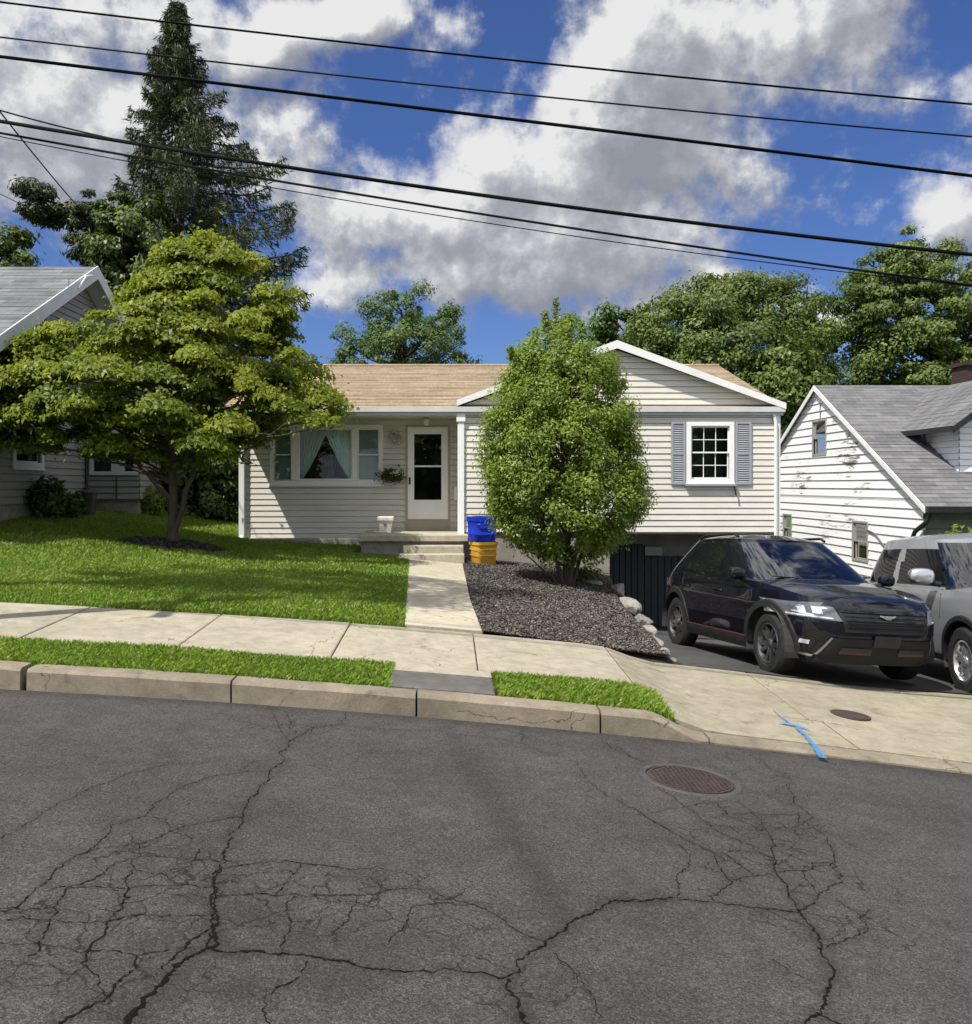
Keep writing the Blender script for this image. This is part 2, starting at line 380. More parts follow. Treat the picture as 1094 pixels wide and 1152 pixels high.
def mat_shingle(name, c1, c2, c3, sx=.33, sy=.14):
    m, nt, p = new_mat(name)
    tc = nn(nt, 'ShaderNodeTexCoord').outputs['Object']
    cell = nn(nt, 'ShaderNodeTexBrick'); cell.inputs['Scale'].default_value = 1
    cell.inputs['Brick Width'].default_value = sx; cell.inputs['Row Height'].default_value = sy; cell.inputs['Mortar Size'].default_value = .004
    cell.inputs['Color1'].default_value = (.0, .0, .0, 1); cell.inputs['Color2'].default_value = (1, 1, 1, 1); cell.inputs['Mortar'].default_value = (.0, .0, .0, 1)
    nt.links.new(tc, cell.inputs['Vector'])
    f = math_n(nt, 'MULTIPLY_ADD', cell.outputs['Color'], .35, math_n(nt, 'MULTIPLY', noise(nt, tc, 1.2, 6, .7), .65))
    col = ramp(nt, f, [(.25, c2), (.5, c1), (.75, c3)])
    col = mixc(nt, 1, col, ramp(nt, noise(nt, mapping(nt, tc, (6, 1, 1)), 3, 4, .7), [(.3, (.8,) * 3), (.7, (1.08,) * 3)]), 'MULTIPLY')
    col = mixc(nt, 1, col, ramp(nt, noise(nt, tc, 60, 3, .7), [(.3, (.75,) * 3), (.7, (1.15,) * 3)]), 'MULTIPLY')
    nt.links.new(col, p.inputs['Base Color']); p.inputs['Roughness'].default_value = .9; p.inputs['Specular IOR Level'].default_value = .2
    bump(nt, p, noise(nt, tc, 80, 3, .7), .5, .01)
    return m
def mat_siding(name, c, dirt=.1, streak=True):
    m, nt, p = new_mat(name)
    tc = nn(nt, 'ShaderNodeTexCoord').outputs['Object']
    f = noise(nt, mapping(nt, tc, (.5, .5, 3.0)), 3, 6, .65); g = noise(nt, tc, .8, 4, .6)
    col = ramp(nt, f, [(.3, tuple(x * (1 - dirt) for x in c)), (.65, c)])
    col = mixc(nt, 1, col, ramp(nt, g, [(.3, (.93, .92, .90)), (.7, (1.02,) * 3)]), 'MULTIPLY')
    nt.links.new(col, p.inputs['Base Color']); p.inputs['Roughness'].default_value = .55; p.inputs['Specular IOR Level'].default_value = .3
    bump(nt, p, noise(nt, mapping(nt, tc, (1.5, 1.5, 20)), 6, 3, .6), .08, .01)
    return m
def mat_peel():
    m, nt, p = new_mat('peeling_white_paint')
    tc = nn(nt, 'ShaderNodeTexCoord').outputs['Object']
    v = mapping(nt, tc, (1, .55, 1.5))
    f = noise(nt, v, .9, 6, .65, .2); g = noise(nt, mapping(nt, tc, (1, .6, 5)), 2.6, 8, .75)
    s = math_n(nt, 'ADD', math_n(nt, 'MULTIPLY', f, .5), math_n(nt, 'MULTIPLY', g, .5))
    col = ramp(nt, s, [(.395, (.15, .15, .15)), (.415, (.36, .36, .36)), (.43, (.74, .75, .76)), (.7, (.79, .80, .81))])
    nt.links.new(col, p.inputs['Base Color']); p.inputs['Roughness'].default_value = .7
    bump(nt, p, s, .25, .02)
    return m
ASPH = mat_asphalt()
CRACK = simple('crack_filler', (.004, .004, .0045), (.009, .009, .009), 30, .95, spec=.1)
CONC = mat_concrete('sidewalk_concrete', (.385, .352, .27), (.29, .265, .205), .5)
APRON = mat_concrete('driveway_concrete', (.335, .305, .225), (.245, .222, .165), .5)
WALKC = mat_concrete('front_walk_concrete', (.46, .42, .325), (.38, .345, .265), .75)
CURB = mat_concrete('curb_concrete', (.29, .25, .185), (.16, .138, .105), .42)
STONE = mat_concrete('dark_aggregate', (.15, .145, .135), (.085, .082, .078), .55)
DRIVE = simple('driveway_asphalt', (.085, .083, .08), (.05, .049, .048), 2, .9, .5, 150, fine=(110, .5))
SOIL = simple('lawn_soil', (.085, .13, .022), (.055, .08, .016), 3, .95, .4, 40)
MULCHM = simple('mulch_soil', (.06, .05, .042), (.03, .026, .024), 6, .95, .8, 60, fine=(40, .6))
CHIP = foliage('mulch_chip', [(0, (.045, .039, .036)), (.5, (.10, .087, .078)), (.85, (.18, .155, .135)), (1, (.30, .26, .21))], 0, .9)
GRASS = foliage('grass_blade', [(0, (.08, .15, .015)), (.45, (.16, .26, .024)), (.8, (.235, .31, .05)), (.9, (.30, .31, .09)), (1, (.42, .37, .19))], .35, .45)
SIDE = mat_siding('beige_vinyl', (.67, .645, .585))
WHITE = simple('white_trim', (.80, .80, .78), (.70, .70, .68), 3, .45)
WHITE2 = simple('white_paint_fresh', (.84, .84, .83), (.78, .78, .77), 3, .35)
TANTRIM = simple('tan_trim', (.42, .37, .29), (.36, .31, .245), 3, .5)
SHUT = simple('shutter_blue_grey', (.33, .345, .38), (.28, .295, .325), 6, .5)
ROOF = mat_shingle('tan_shingle', (.335, .262, .18), (.265, .203, .138), (.395, .315, .222))
GROOF = mat_shingle('grey_shingle', (.15, .15, .155), (.11, .11, .115), (.20, .20, .205))
DROOF = mat_shingle('slate_shingle', (.15, .155, .165), (.10, .105, .11), (.21, .215, .225), .5, .25)
FOUND = mat_concrete('foundation_concrete', (.33, .31, .27), (.23, .215, .19), .6)
GWALL = simple('garage_wall', (.30, .29, .27), (.22, .21, .20), 3, .8)
GDOOR = simple('garage_door_paint', (.030, .037, .052), (.02, .026, .038), 4, .5)
PANE = glass('window_glass', (.90, .94, .93), .02)
DPANE = glass('door_glass', (.35, .38, .38), .01)
ROOM = simple('dark_room', (.045, .05, .05), (.02, .022, .022), 2, .9)
CURT = simple('sheer_curtain', (.80, .88, .86), (.70, .78, .76), 8, .9)
BLIND = simple('green_blind', (.36, .46, .43), (.30, .39, .36), 5, .8)
GREYS = mat_siding('grey_shingle_siding', (.25, .25, .255))
LTRIM = simple('light_grey_trim', (.55, .57, .60), (.48, .50, .53), 3, .5)
SOFF = simple('soffit_grey', (.30, .30, .28), (.25, .25, .23), 4, .7)
PEEL = mat_peel()
DWHITE = mat_siding('dormer_white', (.80, .82, .85), .05)
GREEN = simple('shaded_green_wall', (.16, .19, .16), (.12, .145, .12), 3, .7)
BLACKT = simple('black_trim', (.02, .02, .024), (.015, .015, .018), 6, .4)
BARK = simple('bark_grey_brown', (.115, .09, .07), (.05, .04, .033), 9, .9, .9, 40, stretch=(3, 3, .8))
BARKD = simple('bark_dark', (.05, .042, .035), (.025, .022, .02), 9, .9, .8, 40, stretch=(3, 3, .8))
BLUEB = simple('blue_plastic', (.006, .035, .50), (.005, .028, .38), 3, .32)
ORNG = simple('orange_plastic', (.70, .42, .05), (.60, .34, .04), 3, .5, fine=(30, .15))
ROCK = simple('limestone', (.42, .40, .35), (.20, .19, .165), 5, .9, .7, 30, fine=(60, .3))
ROCKD = simple('grey_rock', (.30, .28, .25), (.15, .14, .125), 6, .9, .7, 30, fine=(60, .3))
IRON = simple('rusty_iron', (.075, .053, .047), (.045, .034, .032), 9, .75, .5, 90, metal=.3)
IRONL = simple('worn_iron', (.085, .08, .076), (.055, .052, .05), 9, .7, .4, 60, metal=.3)
def mat_spray():
    m, nt, p = new_mat('blue_marking_paint')
    tc = nn(nt, 'ShaderNodeTexCoord').outputs['Object']; p.inputs['Base Color'].default_value = (.045, .19, .42, 1); p.inputs['Roughness'].default_value = .85
    f = math_n(nt, 'ADD', math_n(nt, 'MULTIPLY', noise(nt, tc, 60, 4, .7), .6), math_n(nt, 'MULTIPLY', noise(nt, tc, 9, 3, .6), .4))
    nt.links.new(ramp(nt, f, [(.36, (0, 0, 0)), (.52, (.92,) * 3)]), p.inputs['Alpha']); return m
BLUEP = mat_spray()
WIREM = simple('black_cable', (.004, .004, .005), (.006, .006, .007), 20, .7, spec=.08)
POLEM = simple('pole_wood', (.13, .095, .065), (.07, .05, .035), 6, .9, .5, 30, stretch=(4, 4, .5))
PLANT = simple('planter_resin', (.80, .76, .68), (.70, .66, .58), 6, .6)
METAL = simple('grey_metal', (.30, .30, .30), (.22, .22, .22), 5, .45, metal=.6)
BRICK = simple('dark_brick', (.06, .032, .028), (.035, .02, .018), 8, .9, .5, 40)
LEAD = simple('bin_dark_grey', (.03, .033, .035), (.02, .02, .022), 5, .5)

# ------------------------------------------------------------------ ground, road, sidewalk
def build_ground():
    far = [-900, -400, -150, -70, -40, -25, -18]
    xs = np.array(far + list(np.arange(-14, 14.01, .14)) + [-x for x in far[::-1]])
    ys = np.array([-900, -300, -80, -30, -10, -3] + list(np.arange(0, 24.01, .14)) + [25, 26.5, 28, 30, 33, 37, 45, 60, 100, 200, 500, 1200])
    def z(X, Y):
        t = T(X, Y)
        t = np.where(Y < 7.74, road_z(X, Y), t); t = np.where(Y < 10.42, t - .06, t)                                  # under the paving
        dr = sstep(Xr(Y) + .05, Xr(Y) + .25, X) * (Y >= 10.42); t = t - .05 * dr * (X < 9.5)
        wk = (X > -.86) & (X < .40) & (Y >= 10.42) & (Y < 18.6); t = np.where(wk, t - .05, t)
        return t
    o = sheet('ground', xs, ys, z, [SOIL, MULCHM])
    Xg, Yg = np.meshgrid((xs[:-1] + xs[1:]) / 2, (ys[:-1] + ys[1:]) / 2)
    o.data.polygons.foreach_set('material_index', ((Xg > .3) & (Xg < 12) & (Yg > 7.4) & (Yg < 23)).astype(np.int32).ravel()); tag(o, kind='structure')
build_ground()

def zoomA(p): return (p[0] / 2.735, 780 + p[1] / 2.735)
def zoomB(p): return (350 + p[0] / 2.735, 780 + p[1] / 2.735)
def zoomC(p): return (694 + p[0] / 2.735, 780 + p[1] / 2.735)
CR = []
def crk(z, w, *pts): CR.append(([z(p) for p in pts], w))
A, B, C = zoomA, zoomB, zoomC
crk(A, (.006, .016), (1065, 60), (1055, 95), (965, 105), (905, 145), (860, 185), (875, 205), (830, 240), (815, 275), (765, 335), (745, 385), (710, 440), (690, 480), (675, 530), (655, 590), (655, 660), (652, 790))
crk(A, (.012, .028), (675, 530), (657, 590), (655, 660), (650, 720), (652, 790))
crk(A, (.022, .014), (652, 790), (760, 797), (870, 803), (1000, 822), (1094, 835))
crk(A, (.024, .06), (652, 780), (560, 830), (510, 880), (440, 940), (390, 1005), (350, 1060))
crk(A, (.02, .014), (650, 725), (600, 755), (545, 800), (500, 850))
crk(A, (.005, .010), (835, 240), (740, 245), (640, 262), (545, 295), (470, 345), (445, 380), (340, 410), (310, 450), (250, 495), (170, 545), (125, 595), (60, 655), (0, 670), (-60, 690))
crk(A, (.006, .008), (745, 380), (650, 395), (545, 420), (430, 465), (300, 480), (240, 500))
crk(A, (.003, .006), (620, 215), (520, 220), (400, 245), (300, 285), (200, 330), (120, 380), (60, 420), (0, 450))
crk(A, (.004, .016), (400, 430), (430, 470), (415, 510), (410, 545), (385, 580), (400, 630), (340, 700), (300, 760), (250, 830))
crk(A, (.006, .012), (415, 505), (350, 530), (270, 580), (215, 595), (170, 665), (150, 715), (85, 810))
crk(A, (.006, .006), (0, 665), (165, 662)); crk(A, (.007, .009), (-60, 705), (0, 700), (80, 695), (180, 703), (320, 705), (420, 685), (640, 685))
crk(A, (.006, .009), (215, 595), (300, 597), (390, 603), (470, 592), (560, 590), (655, 597)); crk(A, (.006, .006), (125, 610), (215, 595))
crk(A, (.005, .007), (430, 500), (590, 512), (675, 520)); crk(A, (.005, .008), (415, 545), (510, 560), (590, 530), (610, 480)); crk(A, (.006, .006), (510, 580), (590, 535))
crk(A, (.010, .005), (670, 545), (780, 525), (880, 515), (1000, 530), (1094, 545)); crk(A, (.007, .007), (925, 525), (880, 575), (850, 620))
crk(A, (.010, .005), (660, 625), (740, 622), (850, 625), (920, 622), (1094, 622)); crk(A, (.005, .004), (675, 560), (780, 555), (900, 553))
crk(A, (.006, .006), (920, 622), (880, 650), (890, 690), (870, 790)); crk(A, (.006, .008), (0, 770), (130, 775), (190, 780), (250, 800), (330, 795), (420, 810), (520, 790))
crk(A, (.008, .008), (945, 825), (930, 870), (820, 930), (805, 980), (830, 1017), (840, 1060)); crk(A, (.004, .004), (445, 380), (510, 390), (545, 430), (590, 450))
crk(A, (.004, .004), (810, 40), (890, 60), (890, 110)); crk(A, (.004, .004), (835, 60), (860, 105), (880, 140), (895, 150)); crk(A, (.004, .004), (735, 240), (780, 210), (850, 205))
crk(A, (.014, .02), (420, 810), (400, 860), (320, 950), (200, 1010), (120, 1060)); crk(A, (.006, .006), (250, 830), (300, 900), (330, 960))
crk(B, (.014, .02), (0, 810), (120, 835), (250, 855), (400, 850), (520, 860), (600, 875), (640, 860), (650, 820), (720, 780), (790, 710), (860, 680), (950, 640), (1094, 633))
crk(B, (.018, .035), (610, 880), (640, 950), (660, 1017), (680, 1080)); crk(B, (.005, .004), (0, 525), (120, 545), (200, 535), (310, 560), (330, 580))
crk(B, (.005, .008), (0, 620), (140, 625), (250, 605), (370, 605), (440, 635), (540, 665), (600, 710), (720, 780)); crk(B, (.005, .005), (140, 625), (120, 690), (70, 740))
crk(B, (.005, .005), (440, 645), (320, 655), (240, 770)); crk(B, (.005, .004), (740, 800), (820, 870), (870, 940), (900, 1000)); crk(B, (.003, .004), (650, 110), (660, 160), (720, 185), (770, 195))
crk(B, (.003, .006), (820, 210), (840, 260), (900, 310), (960, 340), (1030, 380), (1094, 420)); crk(B, (.005, .006), (890, 140), (930, 170), (1025, 215)); crk(B, (.003, .003), (0, 95), (200, 110), (400, 118), (620, 148))
crk(C, (.010, .013), (0, 645), (100, 638), (200, 635), (320, 645), (430, 660), (560, 670))
crk(C, (.010, .024), (490, 470), (485, 540), (530, 620), (570, 690), (620, 760), (650, 820), (660, 880), (640, 950), (620, 990)); crk(C, (.016, .02), (620, 990), (680, 1017), (740, 1050)); crk(C, (.014, .016), (620, 985), (570, 1030), (520, 1060))
crk(C, (.008, .004), (490, 470), (460, 420), (430, 380), (370, 330)); crk(C, (.004, .007), (0, 330), (100, 385), (170, 430), (230, 460), (300, 490), (340, 500), (400, 545), (420, 560)); crk(C, (.008, .008), (300, 500), (320, 545), (355, 580), (320, 605), (300, 640))
crk(C, (.006, .006), (355, 580), (420, 565), (480, 560)); crk(C, (.004, .007), (130, 290), (250, 375), (310, 425), (420, 480), (480, 510)); crk(C, (.006, .006), (340, 490), (420, 488), (480, 510)); crk(C, (.004, .004), (30, 372), (100, 370), (180, 355), (260, 340), (340, 330))
crk(C, (.005, .006), (310, 340), (350, 380), (440, 420), (540, 415), (600, 380), (555, 345), (550, 320), (525, 295), (540, 275)); crk(C, (.006, .006), (330, 370), (450, 374), (560, 372), (560, 400)); crk(C, (.006, .007), (585, 400), (640, 440), (670, 490), (665, 525), (600, 525), (500, 490))
crk(C, (.008, .008), (490, 550), (570, 548), (665, 525), (695, 580), (620, 625), (580, 665), (555, 670)); crk(C, (.006, .006), (570, 548), (620, 620)); crk(C, (.005, .005), (530, 610), (620, 625)); crk(C, (.005, .008), (680, 640), (750, 690), (770, 735), (650, 785)); crk(C, (.005, .005), (750, 690), (790, 670))
crk(C, (.006, .007), (450, 660), (500, 690), (580, 715)); crk(C, (.005, .005), (175, 460), (225, 500), (220, 525), (190, 560), (190, 620), (200, 640)); crk(C, (.005, .005), (0, 165), (80, 215)); crk(C, (.004, .004), (380, 290), (450, 310), (540, 345)); crk(C, (.003, .003), (340, 180), (350, 215)); crk(C, (.004, .004), (410, 190), (470, 230), (540, 270)); crk(C, (.004, .003), (480, 820), (560, 870), (640, 900)); crk(C, (.003, .003), (260, 400), (330, 410), (450, 420)); crk(C, (.004, .004), (490, 460), (560, 480), (660, 500))

def build_road():
    xs = np.arange(-7, 7.001, .035); ys = np.arange(2.2, 7.5001, .035)
    dirt = np.zeros((len(ys), len(xs))); alli = np.zeros_like(dirt)
    def splat(x, y, r, k):
        i0, i1 = np.searchsorted(xs, [x - 3 * r, x + 3 * r]); j0, j1 = np.searchsorted(ys, [y - 3 * r, y + 3 * r])
        if i1 <= i0 or j1 <= j0: return
        gx = xs[i0:i1][None, :] - x; gy = ys[j0:j1][:, None] - y
        dirt[j0:j1, i0:i1] = np.maximum(dirt[j0:j1, i0:i1], k * np.exp(-(gx ** 2 + gy ** 2) / (2 * r * r)))
    RV, RF = [], []
    for pts, (w0, w1) in CR:
        g = [np.array(ground_pt(px, py, road_z)) for px, py in pts]
        P = [g[0]]
        for a, b in zip(g[:-1], g[1:]):
            L = np.linalg.norm(b - a); n = max(1, int(L / .014)); t = np.array([-(b - a)[1], (b - a)[0]]) / max(L, 1e-6)
            off = 0
            for k in range(1, n + 1):
                off = (off + random.gauss(0, .0062)) * (.88 if k < n else 0)
                P.append(a + (b - a) * k / n + t * off)
        P = np.array(P); n = len(P)
        if n < 2: continue
        d = np.gradient(P, axis=0); d /= np.maximum(np.linalg.norm(d, axis=1, keepdims=True), 1e-6); nrm = np.stack([-d[:, 1], d[:, 0]], 1)
        w = np.linspace(w0, w1, n) * np.clip(rng.normal(.6, .35, n), .1, 1.6) * .30 + .0007
        base = len(RV)
        for i in range(n):
            for s in (-1, 1):
                q = P[i] + nrm[i] * w[i] * s * random.uniform(.35, 1.45); RV.append((q[0], q[1], float(road_z(q[0], q[1])) + .0035))
            wm = w0 + (w1 - w0) * i / n
            if i % 2 == 0: splat(P[i][0] + random.gauss(0, .006), P[i][1] + random.gauss(0, .006), .022 + wm * .9 * random.random(), min(.85, .15 + wm * 30) * random.uniform(.3, 1))
            if i: RF.append((base + 2 * i - 2, base + 2 * i - 1, base + 2 * i + 1, base + 2 * i))
    a = np.array(ground_pt(*zoomB((385, 60)), road_z)); b = np.array(ground_pt(*zoomB((800, 720)), road_z))   # long soft dark streak
    for k in np.linspace(0, 1, 90):
        q = a + (b - a) * k; splat(q[0] + random.gauss(0, .015), q[1], .05 + .02 * math.sin(3 * k), .20 + .2 * k)
    for (px, py, r, k) in ((zoomA((890, 740)) + (.14, .5)), (zoomA((440, 880)) + (.16, .6)), (zoomA((560, 800)) + (.11, .65)), (zoomA((610, 490)) + (.10, .35)), (zoomA((690, 640)) + (.09, .5)),
                           (zoomB((200, 770)) + (.14, .4)), (zoomB((130, 560)) + (.07, .4)), (zoomB((380, 770)) + (.12, .3)), (zoomA((800, 220)) + (.12, .25)), (zoomA((330, 900)) + (.16, .45)), (zoomB((930, 930)) + (.2, .3)), (zoomB((40, 880)) + (.15, .4))):
        x, y = ground_pt(px, py, road_z)
        for _ in range(9): splat(x + random.gauss(0, r * .8), y + random.gauss(0, r * .5), r * random.uniform(.3, .7), k * random.uniform(.5, 1))
    for z_, px, py, rx, ry in ((A, 480, 560, .8, .5), (A, 250, 680, .8, .5), (A, 640, 650, .7, .5), (A, 950, 640, .7, .45), (A, 400, 860, .7, .35), (A, 870, 100, .5, .35), (C, 430, 430, .7, .6), (C, 520, 570, .7, .5), (C, 430, 260, .6, .5), (C, 640, 700, .5, .5), (B, 300, 640, .6, .4), (B, 620, 880, .4, .3)):
        x, y = ground_pt(*z_((px, py)), road_z); alli = np.maximum(alli, np.exp(-(((xs[None, :] - x) / rx) ** 2 + ((ys[:, None] - y) / ry) ** 2)))
    for k in range(400):                                                     # dirt gathered in the gutter
        x = random.uniform(-7, 7); splat(x, 7.48 - abs(random.gauss(0, .05)), random.uniform(.03, .09), random.uniform(.15, .55))
    fxs = np.concatenate([[-400, -100, -40, -20, -12], xs, [12, 20, 40, 100, 400]])
    fys = np.concatenate([[-3, -1, 1], ys])
    D = np.zeros((len(fys), len(fxs))); D[3:, 5:-5] = dirt; AL = np.zeros_like(D); AL[3:, 5:-5] = alli
    Xg, Yg = np.meshgrid(fxs, fys); Zg = road_z(Xg, Yg)
    V = np.stack([Xg, Yg, Zg], -1).reshape(-1, 3); nx, ny = len(fxs), len(fys)
    i, j = np.meshgrid(np.arange(nx - 1), np.arange(ny - 1)); q = (j * nx + i).ravel()
    Fc = np.stack([q, q + 1, q + 1 + nx, q + nx], -1); nb = len(V)
    V = np.concatenate([V, np.array(RV)]); F2 = np.array(RF) + nb
    o = np_obj('road', V, np.concatenate([Fc, F2]), [ASPH, CRACK], attrs={'dirt': np.concatenate([D.ravel(), np.zeros(len(RV))]), 'alligator': np.concatenate([AL.ravel(), np.zeros(len(RV))])}, smooth=True)
    mi = np.zeros(len(Fc) + len(F2), dtype=np.int32); mi[len(Fc):] = 1; o.data.polygons.foreach_set('material_index', mi)
    tag(o, kind='structure')
build_road()

def slab(mb, x0, x1, y0, y1, fn, th=.10, g=.006, n=6, m=0, skew=0, lift=0):
    """a concrete flag following the slope, with an eased edge"""
    e = .010; xs = [x0 + g, x0 + g + e] + [x0 + (x1 - x0) * k / n for k in range(1, n)] + [x1 - g - e, x1 - g]
    ys = [y0 + g, y0 + g + e, (y0 + y1) / 2, y1 - g - e, y1 - g]; nx, ny = len(xs), len(ys)
    tilt = random.gauss(0, .0025); dz0 = random.gauss(0, .002)
    vs = []
    for j, y in enumerate(ys):
        for i, x in enumerate(xs):
            ed = .006 if i in (0, nx - 1) or j in (0, ny - 1) else 0
            vs.append((x + skew * (y - y0), y, float(fn(x, y)) - ed + dz0 + lift + tilt * (x - x0)))
    fs = [(j * nx + i, j * nx + i + 1, (j + 1) * nx + i + 1, (j + 1) * nx + i) for j in range(ny - 1) for i in range(nx - 1)]
    rim = [i for i in range(nx)] + [j * nx + nx - 1 for j in range(1, ny)] + [(ny - 1) * nx + i for i in range(nx - 2, -1, -1)] + [j * nx for j in range(ny - 2, 0, -1)]
    b = len(vs); vs += [(vs[k][0], vs[k][1], vs[k][2] - th) for k in rim]
    r = len(rim); fs += [(rim[(k + 1) % r], rim[k], b + k, b + (k + 1) % r) for k in range(r)]
    mb.add(vs, fs, m)
JX = [-2.52 - 1.45 * k for k in range(12, 0, -1)] + [-2.52, -1.09, .27, 1.73, 3.30, 4.95, 6.5, 8.1, 9.6, 11.1, 12.6]
def build_walks():
    mb = MB()
    for a, b in zip(JX[:-1], JX[1:]):
        slab(mb, a, b, 8.55, YB, walk_z, m=0 if b < 1.8 else 1)
    slab(mb, -.50, .39, 8.28, 8.55, walk_z, g=.002)
    for a, b in ((1.87, 3.42), (3.42, 4.95), (4.95, 6.5), (6.5, 8.1)):
        slab(mb, a, b, 7.76, 8.55, walk_z, m=1)
    o = mb.build('sidewalk', [CONC, APRON]); tag(o, kind='structure')
    mb = MB()
    def wl(y): return np.interp(y, [10.35, 18.4], [-.485, -.78])
    def wr(y): return np.interp(y, [10.35, 13, 18.4], [.375, .30, .27])
    for y0, y1 in ((10.36, 13.0), (13.0, 15.75), (15.75, 18.35)):
        n = 5; vs = []; ys = np.linspace(y0 + .006, y1 - .006, 7)
        for y in ys:
            for k in range(n + 1):
                x = wl(y) + (wr(y) - wl(y)) * k / n; vs.append((x, y, float(yard(x, y)) + .02))
        fs = [(j * (n + 1) + i, j * (n + 1) + i + 1, (j + 1) * (n + 1) + i + 1, (j + 1) * (n + 1) + i) for j in range(6) for i in range(n)]
        m_ = n + 1; rim = list(range(m_)) + [j * m_ + n for j in range(1, 7)] + [6 * m_ + i for i in range(n - 1, -1, -1)] + [j * m_ for j in range(5, 0, -1)]
        b = len(vs); vs += [(vs[k][0], vs[k][1], vs[k][2] - .14) for k in rim]; r = len(rim)
        fs += [(rim[(k + 1) % r], rim[k], b + k, b + (k + 1) % r) for k in range(r)]
        mb.add(vs, fs)
    tag(mb.build('front_walk', WALKC), kind='structure')
    # curb stones
    mb = MB()
    def curb(x0, x1, dz=0, dy=0):
        n = 8; prof = []
        for k in range(n + 1):
            x = x0 + .008 + (x1 - x0 - .016) * k / n; t = float(sstep(1.62, 2.05, x)); top = float(S(x)) + .17 * (1 - t) + .035 * t + dz + random.gauss(0, .002)
            zb = float(S(x)) - .12; j = random.gauss(0, .003)
            prof.append([(x, 7.49 + dy + j, zb), (x, 7.50 + dy + j, top - .025), (x, 7.525 + dy + j, top), (x, 7.70 + dy, top + .004), (x, 7.70 + dy, zb)])
        vs = [q for p in prof for q in p]
        fs = [(i * 5 + k, (i + 1) * 5 + k, (i + 1) * 5 + k + 1, i * 5 + k + 1) for i in range(n) for k in range(4)] + [(0, 1, 2, 3, 4), tuple(n * 5 + k for k in (4, 3, 2, 1, 0))]
        mb.add(vs, fs)
    curb(-3.40, -1.75); curb(-1.75, -.26, -.004, .004); curb(-.26, 1.22, .003); curb(1.22, 2.10, 0, .003)
    x = -3.43
    curb(x - 1.55, x, .012, -.015); x -= 1.58
    for _ in range(14): curb(x - 1.5, x, random.gauss(0, .006), random.gauss(0, .006)); x -= 1.51
    for a in (2.10, 3.5, 5.1, 6.6): curb(a, a + 1.5)
    tag(mb.build('curb', CURB, smooth=35), kind='structure')
    mb = MB(); slab(mb, -.50, .39, 7.71, 8.28, walk_z, g=.004, lift=.008)
    o = mb.build('paving_slab', STONE, loc=(-.05, 8, 0)); tag(o, 'dark rough aggregate slab set in the grass verge at the kerb', 'paving slab')
    # driveway
    xs = np.arange(2.2, 12.5, .2); ys = np.concatenate([np.arange(10.36, 20, .25), [20, 21, 22]])
    o = sheet('driveway', xs, ys, lambda X, Y: drive(X, Y) + np.where(X < Xr(Y) + .2, -.12, .0) + .004 * np.sin(3 * X + Y), DRIVE, mask=lambda X, Y: (X > Xr(Y) + .02))
    tag(o, kind='structure')
    # mulch bed
    o = sheet('mulch_bed', np.linspace(0, 1, 40), np.arange(10.37, 19.9, .12), lambda U, Y: U, MULCHM)
    me = o.data; n = len(me.vertices); c = np.zeros(n * 3, dtype=np.float32); me.vertices.foreach_get('co', c); c = c.reshape(-1, 3)
    x0 = np.interp(c[:, 1], [10.35, 13, 18.4, 18.5, 20], [.38, .31, .28, .22, .22]); x1 = Xr(c[:, 1]) + .05
    X = x0 + (x1 - x0) * c[:, 0]; c[:, 2] = bed(X, c[:, 1]) + .02 + .012 * np.sin(7 * X + 5 * c[:, 1]) * np.sin(9 * c[:, 1] - 4 * X); c[:, 0] = X
    me.vertices.foreach_set('co', c.ravel()); me.update(); tag(o, kind='structure')
    N = 60000; u = rng.uniform(0, 1, N); Y = 10.38 + (19.6 - 10.38) * rng.uniform(0, 1, N) ** 1.35
    x0 = np.interp(Y, [10.35, 13, 18.4, 18.5, 20], [.38, .31, .28, .22, .22]); X = x0 + (Xr(Y) + .02 - x0) * u
    leaf_obj('mulch_chips', np.stack([X, Y, bed(X, Y) + .028 + rng.uniform(0, .01, N)], -1), rng.normal(0, .30, (N, 3)) + np.array([0, 0, 1]), rng.uniform(.018, .055, N), .38, rng.uniform(0, 1, N) ** 1.3, CHIP, kind='stuff')

# ------------------------------------------------------------------ leaves and grass
def leaf_obj(name, C_, N_, size, asp, tint, mat, parent=None, kind=None, droop=.0, axis=None):
    n = len(C_); N_ = N_ / np.maximum(np.linalg.norm(N_, axis=1, keepdims=True), 1e-6)
    a = rng.normal(0, 1, (n, 3)) if axis is None else axis
    a = a - N_ * np.sum(a * N_, 1, keepdims=True); a /= np.maximum(np.linalg.norm(a, axis=1, keepdims=True), 1e-6)
    b = np.cross(N_, a); s = size[:, None]
    V = np.empty((n, 4, 3)); V[:, 0] = C_ - a * s * .5; V[:, 1] = C_ + b * s * asp * .5 + a * s * .06; V[:, 2] = C_ + a * s * .5 - N_ * s * .18; V[:, 3] = C_ - b * s * asp * .5 + a * s * .06
    V[:, 2, 2] -= droop * size
    Fc = np.arange(n * 4).reshape(n, 4)
    o = np_obj(name, V.reshape(-1, 3), Fc, mat, parent, tint=np.clip(tint, 0, 1))
    if kind: tag(o, kind=kind)
    return o
build_walks()

